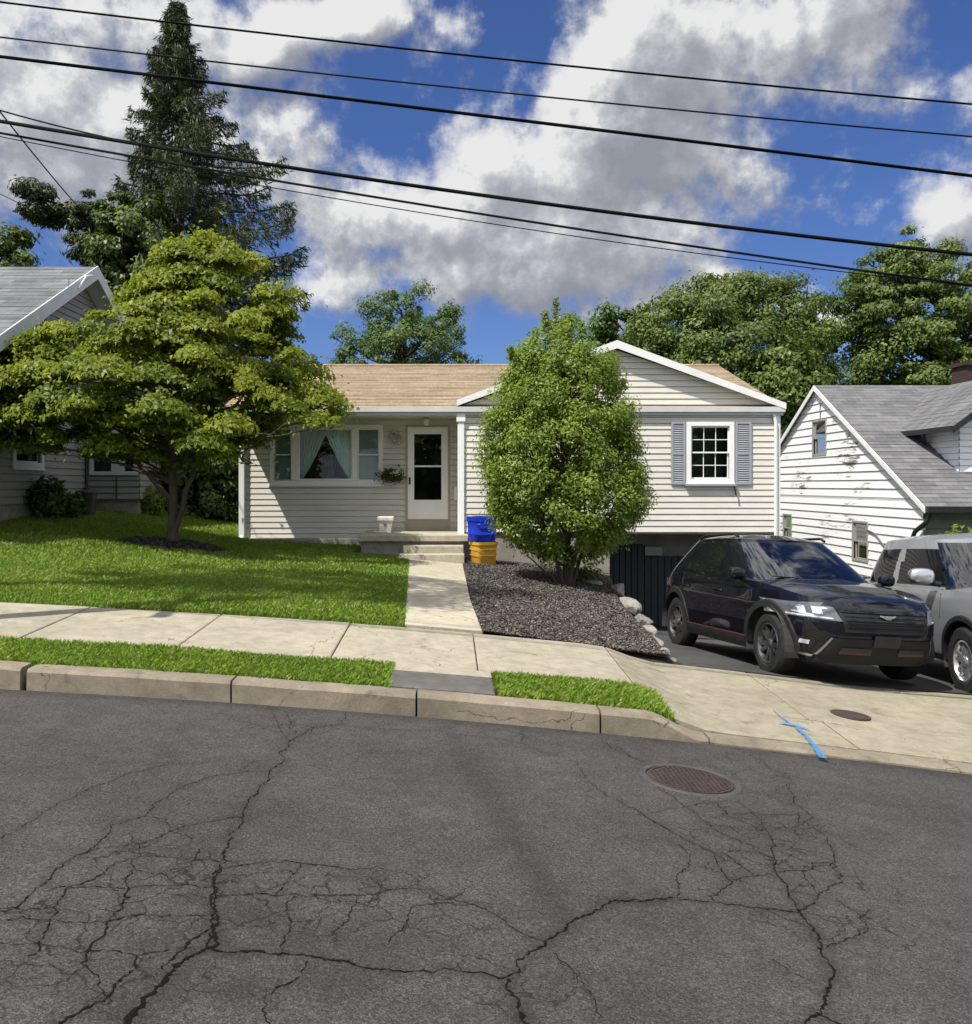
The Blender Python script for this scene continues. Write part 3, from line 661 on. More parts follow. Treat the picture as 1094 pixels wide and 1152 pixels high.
def grass(name, regions, mat, h=(.025, .06), dens=1500):
    Cs, hs = [], []
    for (inside, x0, x1, y0, y1, zf, dn) in regions:
        n = int((x1 - x0) * (y1 - y0) * dn)
        X = rng.uniform(x0, x1, n); Y = rng.uniform(y0, y1, n); k = inside(X, Y); X, Y = X[k], Y[k]
        Cs.append(np.stack([X, Y, zf(X, Y)], -1))
    P = np.concatenate(Cs); n = len(P)
    cl = .5 + .5 * np.sin(P[:, 0] * 2.1 + np.sin(P[:, 1] * 1.7) * 1.5) * np.sin(P[:, 1] * 2.6 + P[:, 0])
    H = rng.uniform(h[0], h[1], n) * (.75 + .5 * cl); ang = rng.uniform(0, 2 * np.pi, n)
    d = np.stack([np.cos(ang), np.sin(ang), np.zeros(n)], -1); w = rng.uniform(.002, .0045, n)[:, None] * (.6 + P[:, 1:2] / 9)
    side = np.stack([-np.sin(ang), np.cos(ang), np.zeros(n)], -1); lean = rng.uniform(.15, .95, n)[:, None]
    V = np.empty((n, 4, 3)); V[:, 0] = P - side * w; V[:, 1] = P + side * w
    up = np.array([0, 0, 1.0]); V[:, 2] = P + up * H[:, None] * .7 + d * H[:, None] * lean * .35 + side * w * .7; V[:, 3] = P + up * H[:, None] + d * H[:, None] * lean
    dry = np.clip(np.sin(P[:, 0] * 1.3 + 2) * np.sin(P[:, 1] * .9 + P[:, 0] * .6) - .35, 0, 1); tint = np.clip(rng.normal(.40, .2, n) + .25 * (cl - .5) + (rng.uniform(0, 1, n) > .965) * .55 + dry * .3 * rng.uniform(0, 1, n), 0, 1)
    o = np_obj(name, V.reshape(-1, 3), np.arange(n * 4).reshape(n, 4), mat, tint=tint); tag(o, kind='stuff'); return o
RING = (-5.2, 17.65)
def ring_d(X, Y): return np.sqrt(((X - RING[0]) / 1.0) ** 2 + ((Y - RING[1]) / .75) ** 2)
def lawn_in(X, Y):
    wl = np.interp(Y, [10.35, 18.4], [-.50, -.79]); e = .03 * np.sin(X * 9) + .02 * np.sin(X * 23)
    return (X < wl + .015) & (Y > YB - .01 + e * .5) & (ring_d(X, Y) > 1 + .08 * np.sin(X * 11)) & ~((X > -4.7) & (Y > 20.6)) & ~((X > -1.95) & (Y > 18.75)) & (X > -.72 * Y - 2.2)
grass('lawn_grass', [(lawn_in, -13, -.4, 10.3, 14.5, T, 3400), (lawn_in, -16, -.4, 14.5, 25, T, 1400)], GRASS)
def vz(X, Y): return walk_z(X, Y) - .02
def strip_in(X, Y):
    e = .012 * np.sin(X * 17) + .008 * np.sin(X * 41)
    return (Y > 7.70 + e) & (Y < 8.55 - e) & ((X < -.50) | ((X > .40) & (X < 1.86 + e)))
grass('verge_grass', [(strip_in, -9, 1.9, 7.68, 8.56, vz, 10500)], GRASS, (.022, .062))
mbv = MB()
for x0, x1 in ((-10, -.505), (.395, 1.865)):
    n = int((x1 - x0) / .2) + 1
    for k in range(n):
        a = x0 + (x1 - x0) * k / n; b = x0 + (x1 - x0) * (k + 1) / n
        mbv.quad((a, 7.70, float(vz(a, 7.7))), (b, 7.70, float(vz(b, 7.7))), (b, 8.55, float(vz(b, 8.55))), (a, 8.55, float(vz(a, 8.55))))
tag(mbv.build('verge_ground', SOIL), kind='structure')
# mulch ring round the tree
mbr = MB(); n = 40; pr = []
for r in (0, .5, .85, 1.0):
    for k in range(n):
        a = 2 * math.pi * k / n; rr = r * (1 + .06 * math.sin(5 * a)); x, y = RING[0] + rr * math.cos(a), RING[1] + .75 * rr * math.sin(a)
        pr.append((x, y, Tf(x, y) + (.10, .085, .05, -.01)[(0, .5, .85, 1.0).index(r)]))
mbr.add(pr, [(i * n + k, i * n + (k + 1) % n, (i + 1) * n + (k + 1) % n, (i + 1) * n + k) for i in range(3) for k in range(n)])
tag(mbr.build('tree_mulch', MULCHM, smooth=60), kind='structure')
N = 2600; a = rng.uniform(0, 2 * np.pi, N); r = np.sqrt(rng.uniform(0, 1, N)); X = RING[0] + r * np.cos(a); Y = RING[1] + .75 * r * np.sin(a)
leaf_obj('tree_mulch_chips', np.stack([X, Y, T(X, Y) + .09 * (1 - r ** 3) + .02], -1), rng.normal(0, .5, (N, 3)) + np.array([0, 0, 1]), rng.uniform(.03, .09, N), .34, rng.uniform(0, .8, N) ** 1.6, CHIP, kind='stuff')

# ------------------------------------------------------------------ siding / roof helpers
def siding(mb, place, z0, z1, ext, course=.128, lap=.016, openings=(), m=0, z_start=None, groove=.015):
    """place(u, d, z) -> xyz; ext(z) -> (u0, u1); openings (u0, u1, z0, z1)"""
    z = z0 if z_start is None else z_start
    while z < z1 - 1e-4:
        zt = min(z + course, z1); zb = max(z, z0)
        cuts = sorted({zb, zt} | {q for o in openings for q in (o[2], o[3]) if zb < q < zt})
        jt = random.gauss(0, .0008)
        for a, b in zip(cuts[:-1], cuts[1:]):
            mid = (a + b) / 2; da = lap * (1 - (a - z) / course) + jt; db = lap * (1 - (b - z) / course) + .001 + jt
            ua0, ua1 = ext(a); ub0, ub1 = ext(b)
            ops = sorted([(o[0], o[1]) for o in openings if o[2] < mid < o[3]])
            segs = []; c = None
            edges = [(ua0, ub0)]
            for o in ops: segs.append((edges[-1], (o[0], o[0]))); edges.append((o[1], o[1]))
            segs.append((edges[-1], (ua1, ub1)))
            for (l, r) in segs:
                if r[0] - l[0] < 1e-4 and r[1] - l[1] < 1e-4: continue
                rb0, rb1 = l[1], max(r[1], l[1]); ra0, ra1 = l[0], max(r[0], l[0])
                if a == zb and b - a > .03:                      # open groove under the lip of every course
                    g = groove; q0 = ra0 + (rb0 - ra0) * g / (b - a); q1 = ra1 + (rb1 - ra1) * g / (b - a)
                    mb.add([place(ra0, -.022, a - .004), place(ra1, -.022, a - .004), place(q1, -.022, a + g + .004), place(q0, -.022, a + g + .004)], [(0, 1, 2, 3)], m)
                    mb.add([place(q0, -.022, a + g), place(q1, -.022, a + g), place(q1, da, a + g), place(q0, da, a + g)], [(0, 1, 2, 3)], m)
                    mb.add([place(ra0, .001, a), place(ra1, .001, a), place(ra1, -.022, a), place(ra0, -.022, a)], [(0, 1, 2, 3)], m)
                    mb.add([place(q0, da, a + g), place(q1, da, a + g), place(rb1, db, b), place(rb0, db, b)], [(0, 1, 2, 3)], m)
                else:
                    mb.add([place(ra0, da, a), place(ra1, da, a), place(rb1, db, b), place(rb0, db, b)], [(0, 1, 2, 3)], m)
        z = z + course
def shingles(mb, a, b, c, d, rows, th=.012, under=.05, m=0):
    """a-b eave edge, d-c ridge edge; stepped courses plus an underside"""
    a, b, c, d = map(Vector, (a, b, c, d)); nrm = (b - a).cross(d - a)
    if nrm.length < 1e-9: nrm = (b - a).cross(c - a)
    nrm.normalize()
    if nrm.z < 0: nrm = -nrm
    for k in range(rows):
        t0, t1 = k / rows, (k + 1) / rows
        p0, p1 = a.lerp(d, t0), b.lerp(c, t0); q0, q1 = a.lerp(d, t1), b.lerp(c, t1); j = random.uniform(.7, 1.3)
        mb.quad(p0 + nrm * th * j, p1 + nrm * th * j, q1 + nrm * .001, q0 + nrm * .001, m)
        mb.quad(p0, p1, p1 + nrm * th * j, p0 + nrm * th * j, m)
    lo = [v - nrm * under for v in (a, b, c, d)]
    mb.quad(*lo[::-1], m)
    for p, q, r, s in ((a, b, lo[1], lo[0]), (b, c, lo[2], lo[1]), (c, d, lo[3], lo[2]), (d, a, lo[0], lo[3])): mb.quad(p, q, r, s, m)
def frame(mb, place, u0, u1, z0, z1, w, d0, d1, m=0, wb=None):
    def bx(a, b, c, e): mb.box(a, b, d0, d1, c, e, m, f=lambda u, d, z: place(u, d, z))
    wb = wb or w
    bx(u0, u0 + w, z0 + wb, z1 - w); bx(u1 - w, u1, z0 + wb, z1 - w); bx(u0, u1, z1 - w, z1); bx(u0, u1, z0, z0 + wb)
def pbox(mb, place, u0, u1, d0, d1, z0, z1, m=0): mb.box(u0, u1, d0, d1, z0, z1, m, f=place)
def recess(place, u0, u1, z0, z1, depth=.45):
    mb = MB(); P = place
    c = [(u0, z0), (u1, z0), (u1, z1), (u0, z1)]
    for (a, b) in zip(c, c[1:] + c[:1]): mb.quad(P(a[0], .0, a[1]), P(b[0], .0, b[1]), P(b[0], -depth, b[1]), P(a[0], -depth, a[1]))
    mb.quad(*[P(u, -depth, z) for u, z in c]); return mb
def front(Y):                       # wall facing the street (-Y)
    return lambda u, d, z: (u, Y - d, z)
def facing_right(X): return lambda u, d, z: (X + d, u, z)
def facing_left(X): return lambda u, d, z: (X - d, u, z)
def double_hung(root, place, u0, u1, z0, z1, casing=.09, muntins=0, blind=None, both=True, proud=.045, dark=ROOM, wmat=WHITE2):
    mb = MB(); frame(mb, place, u0, u1, z0, z1, casing, -.05, proud)
    if casing > .05: pbox(mb, place, u0 - .02, u1 + .02, -.02, proud + .02, z0 - .03, z0 + .002)
    w = mb.build('window', wmat, root, bevel=.004)
    a, b, c, e = u0 + casing, u1 - casing, z0 + casing, z1 - casing; zm = (c + e) / 2
    mb = MB(); s = .03
    frame(mb, place, a, b, zm - .015, e, s, -.03, -.002); frame(mb, place, a + .002, b - .002, c, zm + .018, s, -.055, -.031)
    if muntins:
        for (p, q, dd) in ((zm + .015, e - s, -.012), (c + s, zm - .012, -.04)):
            for k in range(1, muntins + 1):
                x = a + s + (b - a - 2 * s) * k / (muntins + 1); pbox(mb, place, x - .008, x + .008, dd - .008, dd, p, q)
            y = (p + q) / 2; pbox(mb, place, a + s, b - s, dd - .007, dd - .001, y - .008, y + .008)
    mb.build('sash', wmat, w)
    mb = MB(); mb.quad(place(a, -.018, zm), place(b, -.018, zm), place(b, -.018, e), place(a, -.018, e)); mb.quad(place(a, -.046, c), place(b, -.046, c), place(b, -.046, zm), place(a, -.046, zm)); mb.build('pane', PANE, w)
    recess(place, a, b, c, e).build('room_behind', dark, w)
    if blind:
        mb = MB(); n = 14
        for k in range(n):
            t0, t1 = e - (e - c) * blind[0] * k / n, e - (e - c) * blind[0] * (k + 1) / n
            mb.quad(place(a, -.09, t0), place(b, -.09, t0), place(b, -.075, t1), place(a, -.075, t1))
        mb.build('window_blind', blind[1], w)
    return w

# ------------------------------------------------------------------ the ranch house
YW, YG = 21.0, 19.74                   # window wall and wing wall
def build_house():
    H = thing('ranch_house', 'beige vinyl sided ranch house with tan shingle roof and white storm door', 'house', (1.2, 21, .4))
    xl, xc, xr = -4.64, .28, 6.98
    wz0, wz1 = .88, 3.50
    wins = [(-4.02, -3.50), (-3.50, -2.12), (-2.12, -1.48)]
    op_main = [(-4.0, -1.5, 1.93, 3.22), (-.97, .03, .86, 3.24)]
    mb = MB(); fp = front(YW)
    siding(mb, fp, .66, 3.45, lambda z: (xl, .27), openings=op_main, z_start=.66)
    fw = front(YG)
    wwin = (wx(772, YG), wx(826, YG), wz(544, YG), wz(474, YG))
    siding(mb, fw, wz0, 3.44, lambda z: (xc, xr), openings=[(wwin[0] + .02, wwin[1] - .02, wwin[2] + .02, wwin[3] - .02)])
    siding(mb, facing_left(xc), wz0, 3.44, lambda z: (YG, YW))
    siding(mb, facing_left(xl), .66, 3.5, lambda z: (YW, 28.0)); siding(mb, facing_right(xr), .2, 3.5, lambda z: (YG, 28.0))
    # side gables
    for pl in (facing_left(xl), facing_right(xr)):
        siding(mb, pl, 3.5, 4.9, lambda z: (19.9 + (z - 3.5) / .308, 29.1 - (z - 3.5) / .308))
    mb.quad((xl, 28, 0), (xr, 28, 0), (xr, 28, 3.6), (xl, 28, 3.6))
    mb.build('wall', SIDE, H)
    # front gable
    gx0, gx1, gxa, gza, gzb = .30, 6.96, 3.54, 4.76, 3.58
    mb = MB(); sl = (gza - gzb) / (gxa - gx0); sr = (gza - gzb) / (gx1 - gxa)
    siding(mb, front(19.80), gzb, gza, lambda z: (gx0 + (z - gzb) / sl, gx1 - (z - gzb) / sr))
    mb.build('gable_wall', SIDE, H)
    # roof
    mb = MB(); pitch = .308
    ey, ez, ry = 19.68, 3.53, 24.5; rz = ez + (ry - ey) * pitch
    shingles(mb, (xl - .12, ey, ez), (xr + .12, ey, ez), (xr + .12, ry, rz), (xl - .12, ry, rz), 34)
    shingles(mb, (xr + .12, 29.3, ez), (xl - .12, 29.3, ez), (xl - .12, ry, rz), (xr + .12, ry, rz), 34)
    gp = .372; ga = 4.92; oh = .12
    for s, xe in ((-1, gx0 - .12), (1, gx1 + .12)):
        zz = ga - gp * abs(xe - gxa)
        if s < 0: shingles(mb, (xe, 24.4, zz), (xe, YG - oh, zz), (gxa, YG - oh, ga), (gxa, 24.4, ga), 26)
        else: shingles(mb, (xe, YG - oh, zz), (xe, 24.4, zz), (gxa, 24.4, ga), (gxa, YG - oh, ga), 26)
    mb.tube([(xl - .12, ry, rz + .008), (xr + .12, ry, rz + .008)], .04, 6)
    mb.build('roof', ROOF, H)
    # rake boards of the gable
    mb = MB()
    for s, xe in ((-1, gx0 - .13), (1, gx1 + .13)):
        zz = ga - gp * abs(xe - gxa); hh = .17
        mb.prism([(gxa, YG - oh - .03, ga + .012), (xe, YG - oh - .03, zz + .012), (xe, YG - oh - .03, zz + .012 - hh * .75), (gxa, YG - oh - .03, ga + .012 - hh)], (0, .028, 0))
        mb.quad((gxa, YG - oh, ga - .10), (xe, YG - oh, zz - .10), (xe, 19.79, zz - .10), (gxa, 19.79, ga - .10))
    mb.build('rake_board', WHITE, H)
    # gutter and fascia
    mb = MB(); mb.prism([(xl - .1, ey - .085, ez + .005), (xl - .1, ey - .07, ez - .10), (xl - .1, ey - .002, ez - .11), (xl - .1, ey - .002, ez - .02), (xl - .1, ey - .07, ez - .012)], (xr - xl + .2, 0, 0)); mb.build('gutter', WHITE, H, smooth=30)
    mb = MB(); mb.box(xl - .08, xr + .08, ey, ey + .025, ez - .17, ez - .03); mb.build('fascia', LTRIM, H)
    mb = MB(); mb.box(xl - .1, xc - .02, ey + .03, YW, 3.40, 3.42); mb.box(xc - .02, xr, ey + .03, YG - .02, 3.40, 3.42); mb.build('soffit', WHITE, H)
    # corner boards, post and downspouts
    mb = MB(); mb.box(xr - .09, xr + .03, YG - .03, YG + .08, .55, 3.40); mb.build('corner_board', WHITE, H, bevel=.004)
    mb = MB(); mb.box(xl - .06, xl + .06, YW - .12, YW + .02, .70, 3.38); mb.tube([(xl, YW - .09, .74), (xl + .03, YW - .18, .62), (xl + .16, YW - .26, .60)], .045, 8); mb.build('downspout', WHITE, H, bevel=.006)
    mb = MB(); mb.box(.19, .33, YG - .06, YG + .06, .75, 3.38); mb.box(.165, .355, YG - .085, YG + .085, 3.22, 3.40); mb.build('porch_post', WHITE2, H, bevel=.01)
    mb = MB(); mb.tube([(6.86, YG - .05, 3.38), (6.9, YG - .06, 3.2), (6.9, YG - .06, .4), (6.9, YG - .2, .25)], .035, 8); mb.build('downspout', WHITE, H)
    # triple window
    u0, u1, z0, z1 = -4.02, -1.48, 1.90, 3.24
    mb = MB(); frame(mb, fp, u0, u1, z0, z1, .085, -.05, .05)
    for (a, b) in ((-3.54, -3.38), (-2.18, -2.05)): pbox(mb, fp, a, b, -.05, .048, z0 + .086, z1 - .086)
    pbox(mb, fp, u0 - .03, u1 + .03, -.02, .075, z0 - .045, z0 - .001); pbox(mb, fp, -3.5, -2.1, .051, .06, z0 + .09, z0 + .13)
    W = mb.build('picture_window', WHITE2, H, bevel=.004)
    gz0, gz1 = z0 + .085, z1 - .085
    mb = MB()
    for (a, b) in ((u0 + .085, -3.541), (-2.049, u1 - .085)):
        zm = (gz0 + gz1) / 2; frame(mb, fp, a, b, zm - .015, gz1, .028, -.03, -.002); frame(mb, fp, a, b, gz0, zm + .018, .028, -.058, -.032)
    frame(mb, fp, -3.379, -2.181, gz0, gz1, .03, -.035, -.002); mb.build('sash', WHITE2, W)
    mb = MB()
    for (a, b) in ((u0 + .085, -3.541), (-3.379, -2.181), (-2.049, u1 - .085)): mb.quad(fp(a, -.022, gz0), fp(b, -.022, gz0), fp(b, -.022, gz1), fp(a, -.022, gz1))
    mb.build('pane', PANE, W)
    recess(fp, u0 + .06, u1 - .06, gz0 - .02, gz1 + .02, 1.3).build('room_behind', ROOM, W)
    # curtains: two tied-back sheers in the middle, blinds at the sides
    for s in (-1, 1):
        n, mrow = 40, 14; vs = []; xe = -2.78 + s * .60
        for j in range(mrow + 1):
            t = j / mrow; zz = gz1 - (gz1 - gz0) * t; wdt = .60 * (1 - t) ** .82 * 1.04 + .035
            for i in range(n + 1):
                f = i / n; vs.append(fp(xe - s * wdt * f, -.12 + .016 * math.sin(f * 44), zz))
        mb = MB(); mb.add(vs, [(j * (n + 1) + i, j * (n + 1) + i + 1, (j + 1) * (n + 1) + i + 1, (j + 1) * (n + 1) + i) for j in range(mrow) for i in range(n)]); mb.build('curtain', CURT, W, smooth=80)
    for (a, b) in ((u0 + .085, -3.541), (-2.049, u1 - .085)):
        mb = MB(); n = 26
        for k in range(n):
            t0, t1 = gz1 - (gz1 - gz0) * k / n, gz1 - (gz1 - gz0) * (k + 1) / n; mb.quad(fp(a, -.10, t0), fp(b, -.10, t0), fp(b, -.085, t1), fp(a, -.085, t1))
        mb.build('window_blind', BLIND, W)
    mb = MB(); mb.lathe([(.14, 0), (.16, .02), (.06, .25), (.02, .26), (.02, .5), (.05, .52), (.03, .7)], (-2.75, YW + .9, 2.0)); mb.build('table_lamp', GREYS, W, smooth=40)
    # storm door
    mb = MB(); frame(mb, fp, -.97, .03, .86, 3.24, .05, -.02, .035)
    D0 = mb.build('door_frame', TANTRIM, H)
    mb = MB(); x0, x1, z0, z1 = -.92, -.02, 1.12, 3.19
    pbox(mb, fp, x0, x1, -.04, .005, .86, 1.12)          # tan kick board under the door
    mb.build('kick_board', TANTRIM, D0)
    mb = MB(); gl = (-.775, -.165); g1 = (1.555, 2.29); g2 = (2.33, 3.03)
    pbox(mb, fp, x0, gl[0], 0, .045, z0, z1); pbox(mb, fp, gl[1], x1, 0, .045, z0, z1); pbox(mb, fp, gl[0], gl[1], 0, .045, g2[1], z1); pbox(mb, fp, gl[0], gl[1], 0, .045, g1[1], g2[0]); pbox(mb, fp, gl[0], gl[1], 0, .045, z0, g1[0])
    pbox(mb, fp, gl[0] - .03, gl[1] + .03, .046, .052, z0 + .07, z0 + .10); pbox(mb, fp, gl[0] - .03, gl[1] + .03, .046, .052, g1[0] - .10, g1[0] - .07)
    D = mb.build('storm_door', WHITE2, H, bevel=.005)
    mb = MB(); mb.quad(*[fp(u, .02, z) for u, z in ((gl[0], g1[0]), (gl[1], g1[0]), (gl[1], g1[1]), (gl[0], g1[1]))]); mb.build('door_glass', DPANE, D)
    mb = MB(); mb.quad(*[fp(u, .025, z) for u, z in ((gl[0], g2[0]), (gl[1], g2[0]), (gl[1], g2[1]), (gl[0], g2[1]))]); mb.build('door_glass', DPANE, D)
    mb = MB(); mb.box(x0, x1, YW + .06, YW + .08, 1.1, 3.2)
    for u in (-.60, -.35): mb.box(u - .012, u + .012, YW + .048, YW + .059, 1.5, 3.05)
    for z in (1.9, 2.65): mb.box(gl[0], gl[1], YW + .05, YW + .058, z - .012, z + .012)
    mb.build('inner_door', ROOM, D)
    mb = MB(); mb.tube([fp(-.875, .05, 2.02), fp(-.875, .10, 2.02), fp(-.875, .10, 1.93)], .014, 8); mb.box(-.895, -.855, YW - .055, YW - .045, 1.9, 2.06); mb.build('handle', BLACKT, D)
    # porch, steps
    pz = .86
    mb = MB(); mb.box(-1.86, .40, 19.12, YW - .02, pz - .13, pz); P = mb.build('porch_slab', WALKC, H, bevel=.012)
    mb = MB(); mb.box(-1.80, .34, 19.22, YW - .05, .1, pz - .131); mb.build('foundation', FOUND, P)
    mb = MB(); mb.box(-.92, .30, 18.78, 19.21, .15, .66); mb.build('step', WALKC, P, bevel=.012)
    mb = MB(); mb.box(-.98, .31, 18.36, 18.77, .05, .52); mb.build('step', WALKC, P, bevel=.012)
    mb = MB(); mb.box(xl + .02, -1.81, YW - .04, YW + .1, 0, .655); mb.box(xl + .15, -1.90, YW - .30, YW - .041, .3, .70); mb.build('foundation_ledge', FOUND, H, bevel=.015)
    # garage level
    mb = MB(); mb.box(.30, 3.40, YG + .04, YG + .3, -1.6, wz0 - .001); mb.box(3.18, 3.40, YG - .02, YG + .039, -1.6, wz0 - .02); mb.box(6.78, 6.97, YG + .02, 21.3, -1.8, wz0 - .001); mb.box(3.15, 3.4, YG + .301, 21.3, -1.8, wz0 - .002)
    pieces(mb, 'foundation', FOUND, H)
    mb = MB(); mb.box(3.41, 6.77, 21.25, 21.4, -1.8, wz0 - .05); mb.box(3.41, 6.77, YG + .02, 21.24, wz0 - .03, wz0 - .001); mb.build('garage_wall', GWALL, H)
    mb = MB(); dx0, dx1 = 3.60, 4.42
    for k in range(6): mb.box(dx0 + (dx1 - dx0) * k / 6 + .008, dx0 + (dx1 - dx0) * (k + 1) / 6 - .008, 21.18, 21.22, -1.6, .52)
    mb.box(dx0, dx1, 21.22, 21.245, -1.6, .54); mb.build('garage_door', GDOOR, H, bevel=.006)
    mb = MB(); dx0, dx1 = 4.44, 6.6
    for k in range(14): mb.box(dx0 + (dx1 - dx0) * k / 14 + .008, dx0 + (dx1 - dx0) * (k + 1) / 14 - .008, 21.18, 21.22, -1.6, .25)
    mb.box(dx0, dx1, 21.22, 21.245, -1.6, .27); mb.build('garage_door', GDOOR, H, bevel=.006)
    mb = MB(); mb.box(4.44, 4.84, 21.12, 21.24, .29, .50); mb.build('meter_box', METAL, H, bevel=.01)
    # wing window and shutters
    double_hung(H, fw, *wwin, casing=.10, muntins=2)
    mb = MB(); pbox(mb, fw, wwin[0] - .03, wwin[1] + .03, .0, .10, wwin[2] - .05, wwin[2] - .001); mb.build('window_sill', SHUT, H)
    for a, b in ((wx(755, YG), wx(771, YG)), (wx(827, YG), wx(845, YG))):
        mb = MB(); z0, z1 = wwin[2] - .02, wwin[3] - .01; frame(mb, fw, a, b, z0, z1, .045, .018, .052); zm = (z0 + z1) / 2; pbox(mb, fw, a + .045, b - .045, .018, .05, zm - .03, zm + .03)
        n = 26
        for k in range(n):
            z = z0 + .05 + (z1 - z0 - .1) * k / n
            if abs(z - zm) < .04: continue
            mb.add([fw(a + .045, .046, z), fw(b - .045, .046, z), fw(b - .045, .022, z + .034), fw(a + .045, .022, z + .034)], [(0, 1, 2, 3)])
        mb.build('shutter', SHUT, H)
    mb = MB(); x = wx(826, YG); z = wz(478, YG) + .0; z = wwin[2] - .07; mb.tube([fw(x, .02, z), fw(x, .10, z - .05), fw(x + .01, .10, z - .17)], .018, 8); mb.build('bracket', BLACKT, H)
    # porch light, mailbox
    mb = MB(); mb.box(-.56, -.44, YW - .06, YW - .018, 3.26, 3.40); L = mb.build('porch_light', BLACKT, H)
    mb = MB(); mb.lathe([(.035, 0), (.07, .02), (.075, .13), (.04, .16)], (-.50, YW - .13, 3.22), n=12); mb.build('lamp_shade', WHITE2, L, smooth=40)
    mb = MB(); mb.box(.12, .19, YW - .22, YW - .04, 1.55, 1.85); mb.build('mailbox', WHITE2, H, bevel=.01)
    return H
build_house()

# ------------------------------------------------------------------ foliage objects
def env_sampler(env, Y0, depth=1.0):
    """env: (py, pxL, pxR) rows from top to bottom, read at distance Y0"""
    ys = np.array([wz(e[0], Y0) for e in env]); xl = np.array([wx(e[1], Y0) for e in env]); xr = np.array([wx(e[2], Y0) for e in env])
    o = np.argsort(ys); ys, xl, xr = ys[o], xl[o], xr[o]
    zz = np.linspace(ys[0], ys[-1], 200); w = np.interp(zz, ys, xr - xl) ** 1.5; cdf = np.cumsum(w); cdf /= cdf[-1]
    def sample(n, shell=.5):
        z = np.interp(rng.uniform(0, 1, n), cdf, zz); l, r_ = np.interp(z, ys, xl), np.interp(z, ys, xr)
        a = rng.uniform(0, 2 * np.pi, n); r = np.where(rng.uniform(0, 1, n) < shell, rng.uniform(.75, 1, n), np.sqrt(rng.uniform(0, 1, n)))
        c, h = (l + r_) / 2, (r_ - l) / 2
        return np.stack([c + h * r * np.cos(a), Y0 + h * depth * r * np.sin(a), z], -1), np.stack([np.cos(a) * r, np.sin(a) * r, np.zeros(n)], -1), r
    return sample
def clumps(Cc, out, rad, per, flat, size, mat, name, parent, up=.8, tintf=None, asp=.55, droop=.1, clump_t=.18, dome=True):
    n = len(Cc); per_c = np.full(n, per) if np.isscalar(per) else per; tot = int(per_c.sum()); idx = np.repeat(np.arange(n), per_c)
    rr = np.asarray(rad) * np.ones(n); u = rng.normal(0, 1, (tot, 3)); u /= np.linalg.norm(u, axis=1, keepdims=True); r = rng.uniform(0, 1, tot) ** .45 * np.where(rng.uniform(0, 1, tot) > .86, rng.uniform(1, 1.7, tot), 1)
    loc = u * r[:, None]; 
    if dome: loc[:, 2] = np.abs(loc[:, 2]) * .9 - .35 * (loc[:, 0] ** 2 + loc[:, 1] ** 2)
    P = Cc[idx] + loc * rr[idx][:, None] * np.array([1, 1, flat])
    Nn = out[idx] * .45 + u * .55 + np.array([0, 0, up]) + rng.normal(0, .28, (tot, 3))
    ct = rng.normal(0, clump_t, n)
    t = .45 + ct[idx] + rng.normal(0, .13, tot) + (tintf(P) if tintf else 0)
    return leaf_obj(name, P, Nn, rng.uniform(size[0], size[1], tot), asp, t, mat, parent, droop=droop)
def limb(mb, a, b, r0, r1, sag=0, n=6, jit=.06):
    a, b = Vector(a), Vector(b); L = (b - a).length; pts = []; rs = []
    for k in range(n + 1):
        t = k / n; p = a.lerp(b, t); q = math.sin(math.pi * t)
        pts.append(p + Vector((random.gauss(0, jit), random.gauss(0, jit), random.gauss(0, jit) * .6)) * L * .25 * q + Vector((0, 0, -sag * L * q))); rs.append(r0 + (r1 - r0) * t)
    mb.tube(pts, rs, 7)
    return pts
LF_DOG = foliage('dogwood_leaf', [(0, (.07, .11, .014)), (.4, (.175, .22, .026)), (.75, (.29, .33, .05)), (1, (.42, .44, .14))], .5, .45)
LF_SHRUB = foliage('shrub_leaf', [(0, (.07, .12, .016)), (.45, (.18, .255, .034)), (.8, (.27, .34, .06)), (1, (.38, .42, .14))], .45, .4)
LF_SPR = foliage('spruce_needle', [(0, (.028, .040, .020)), (.5, (.055, .072, .034)), (1, (.11, .12, .055))], .15, .6)
LF_BACK = foliage('oak_leaf', [(0, (.045, .075, .017)), (.5, (.105, .155, .032)), (1, (.20, .25, .065))], .28, .5)
LF_LOC = foliage('locust_leaf', [(0, (.05, .09, .03)), (.5, (.10, .165, .05)), (1, (.19, .25, .08))], .35, .5)
LF_HEDGE = foliage('hedge_leaf', [(0, (.03, .055, .015)), (.5, (.075, .115, .026)), (1, (.20, .235, .08))], .3, .4)

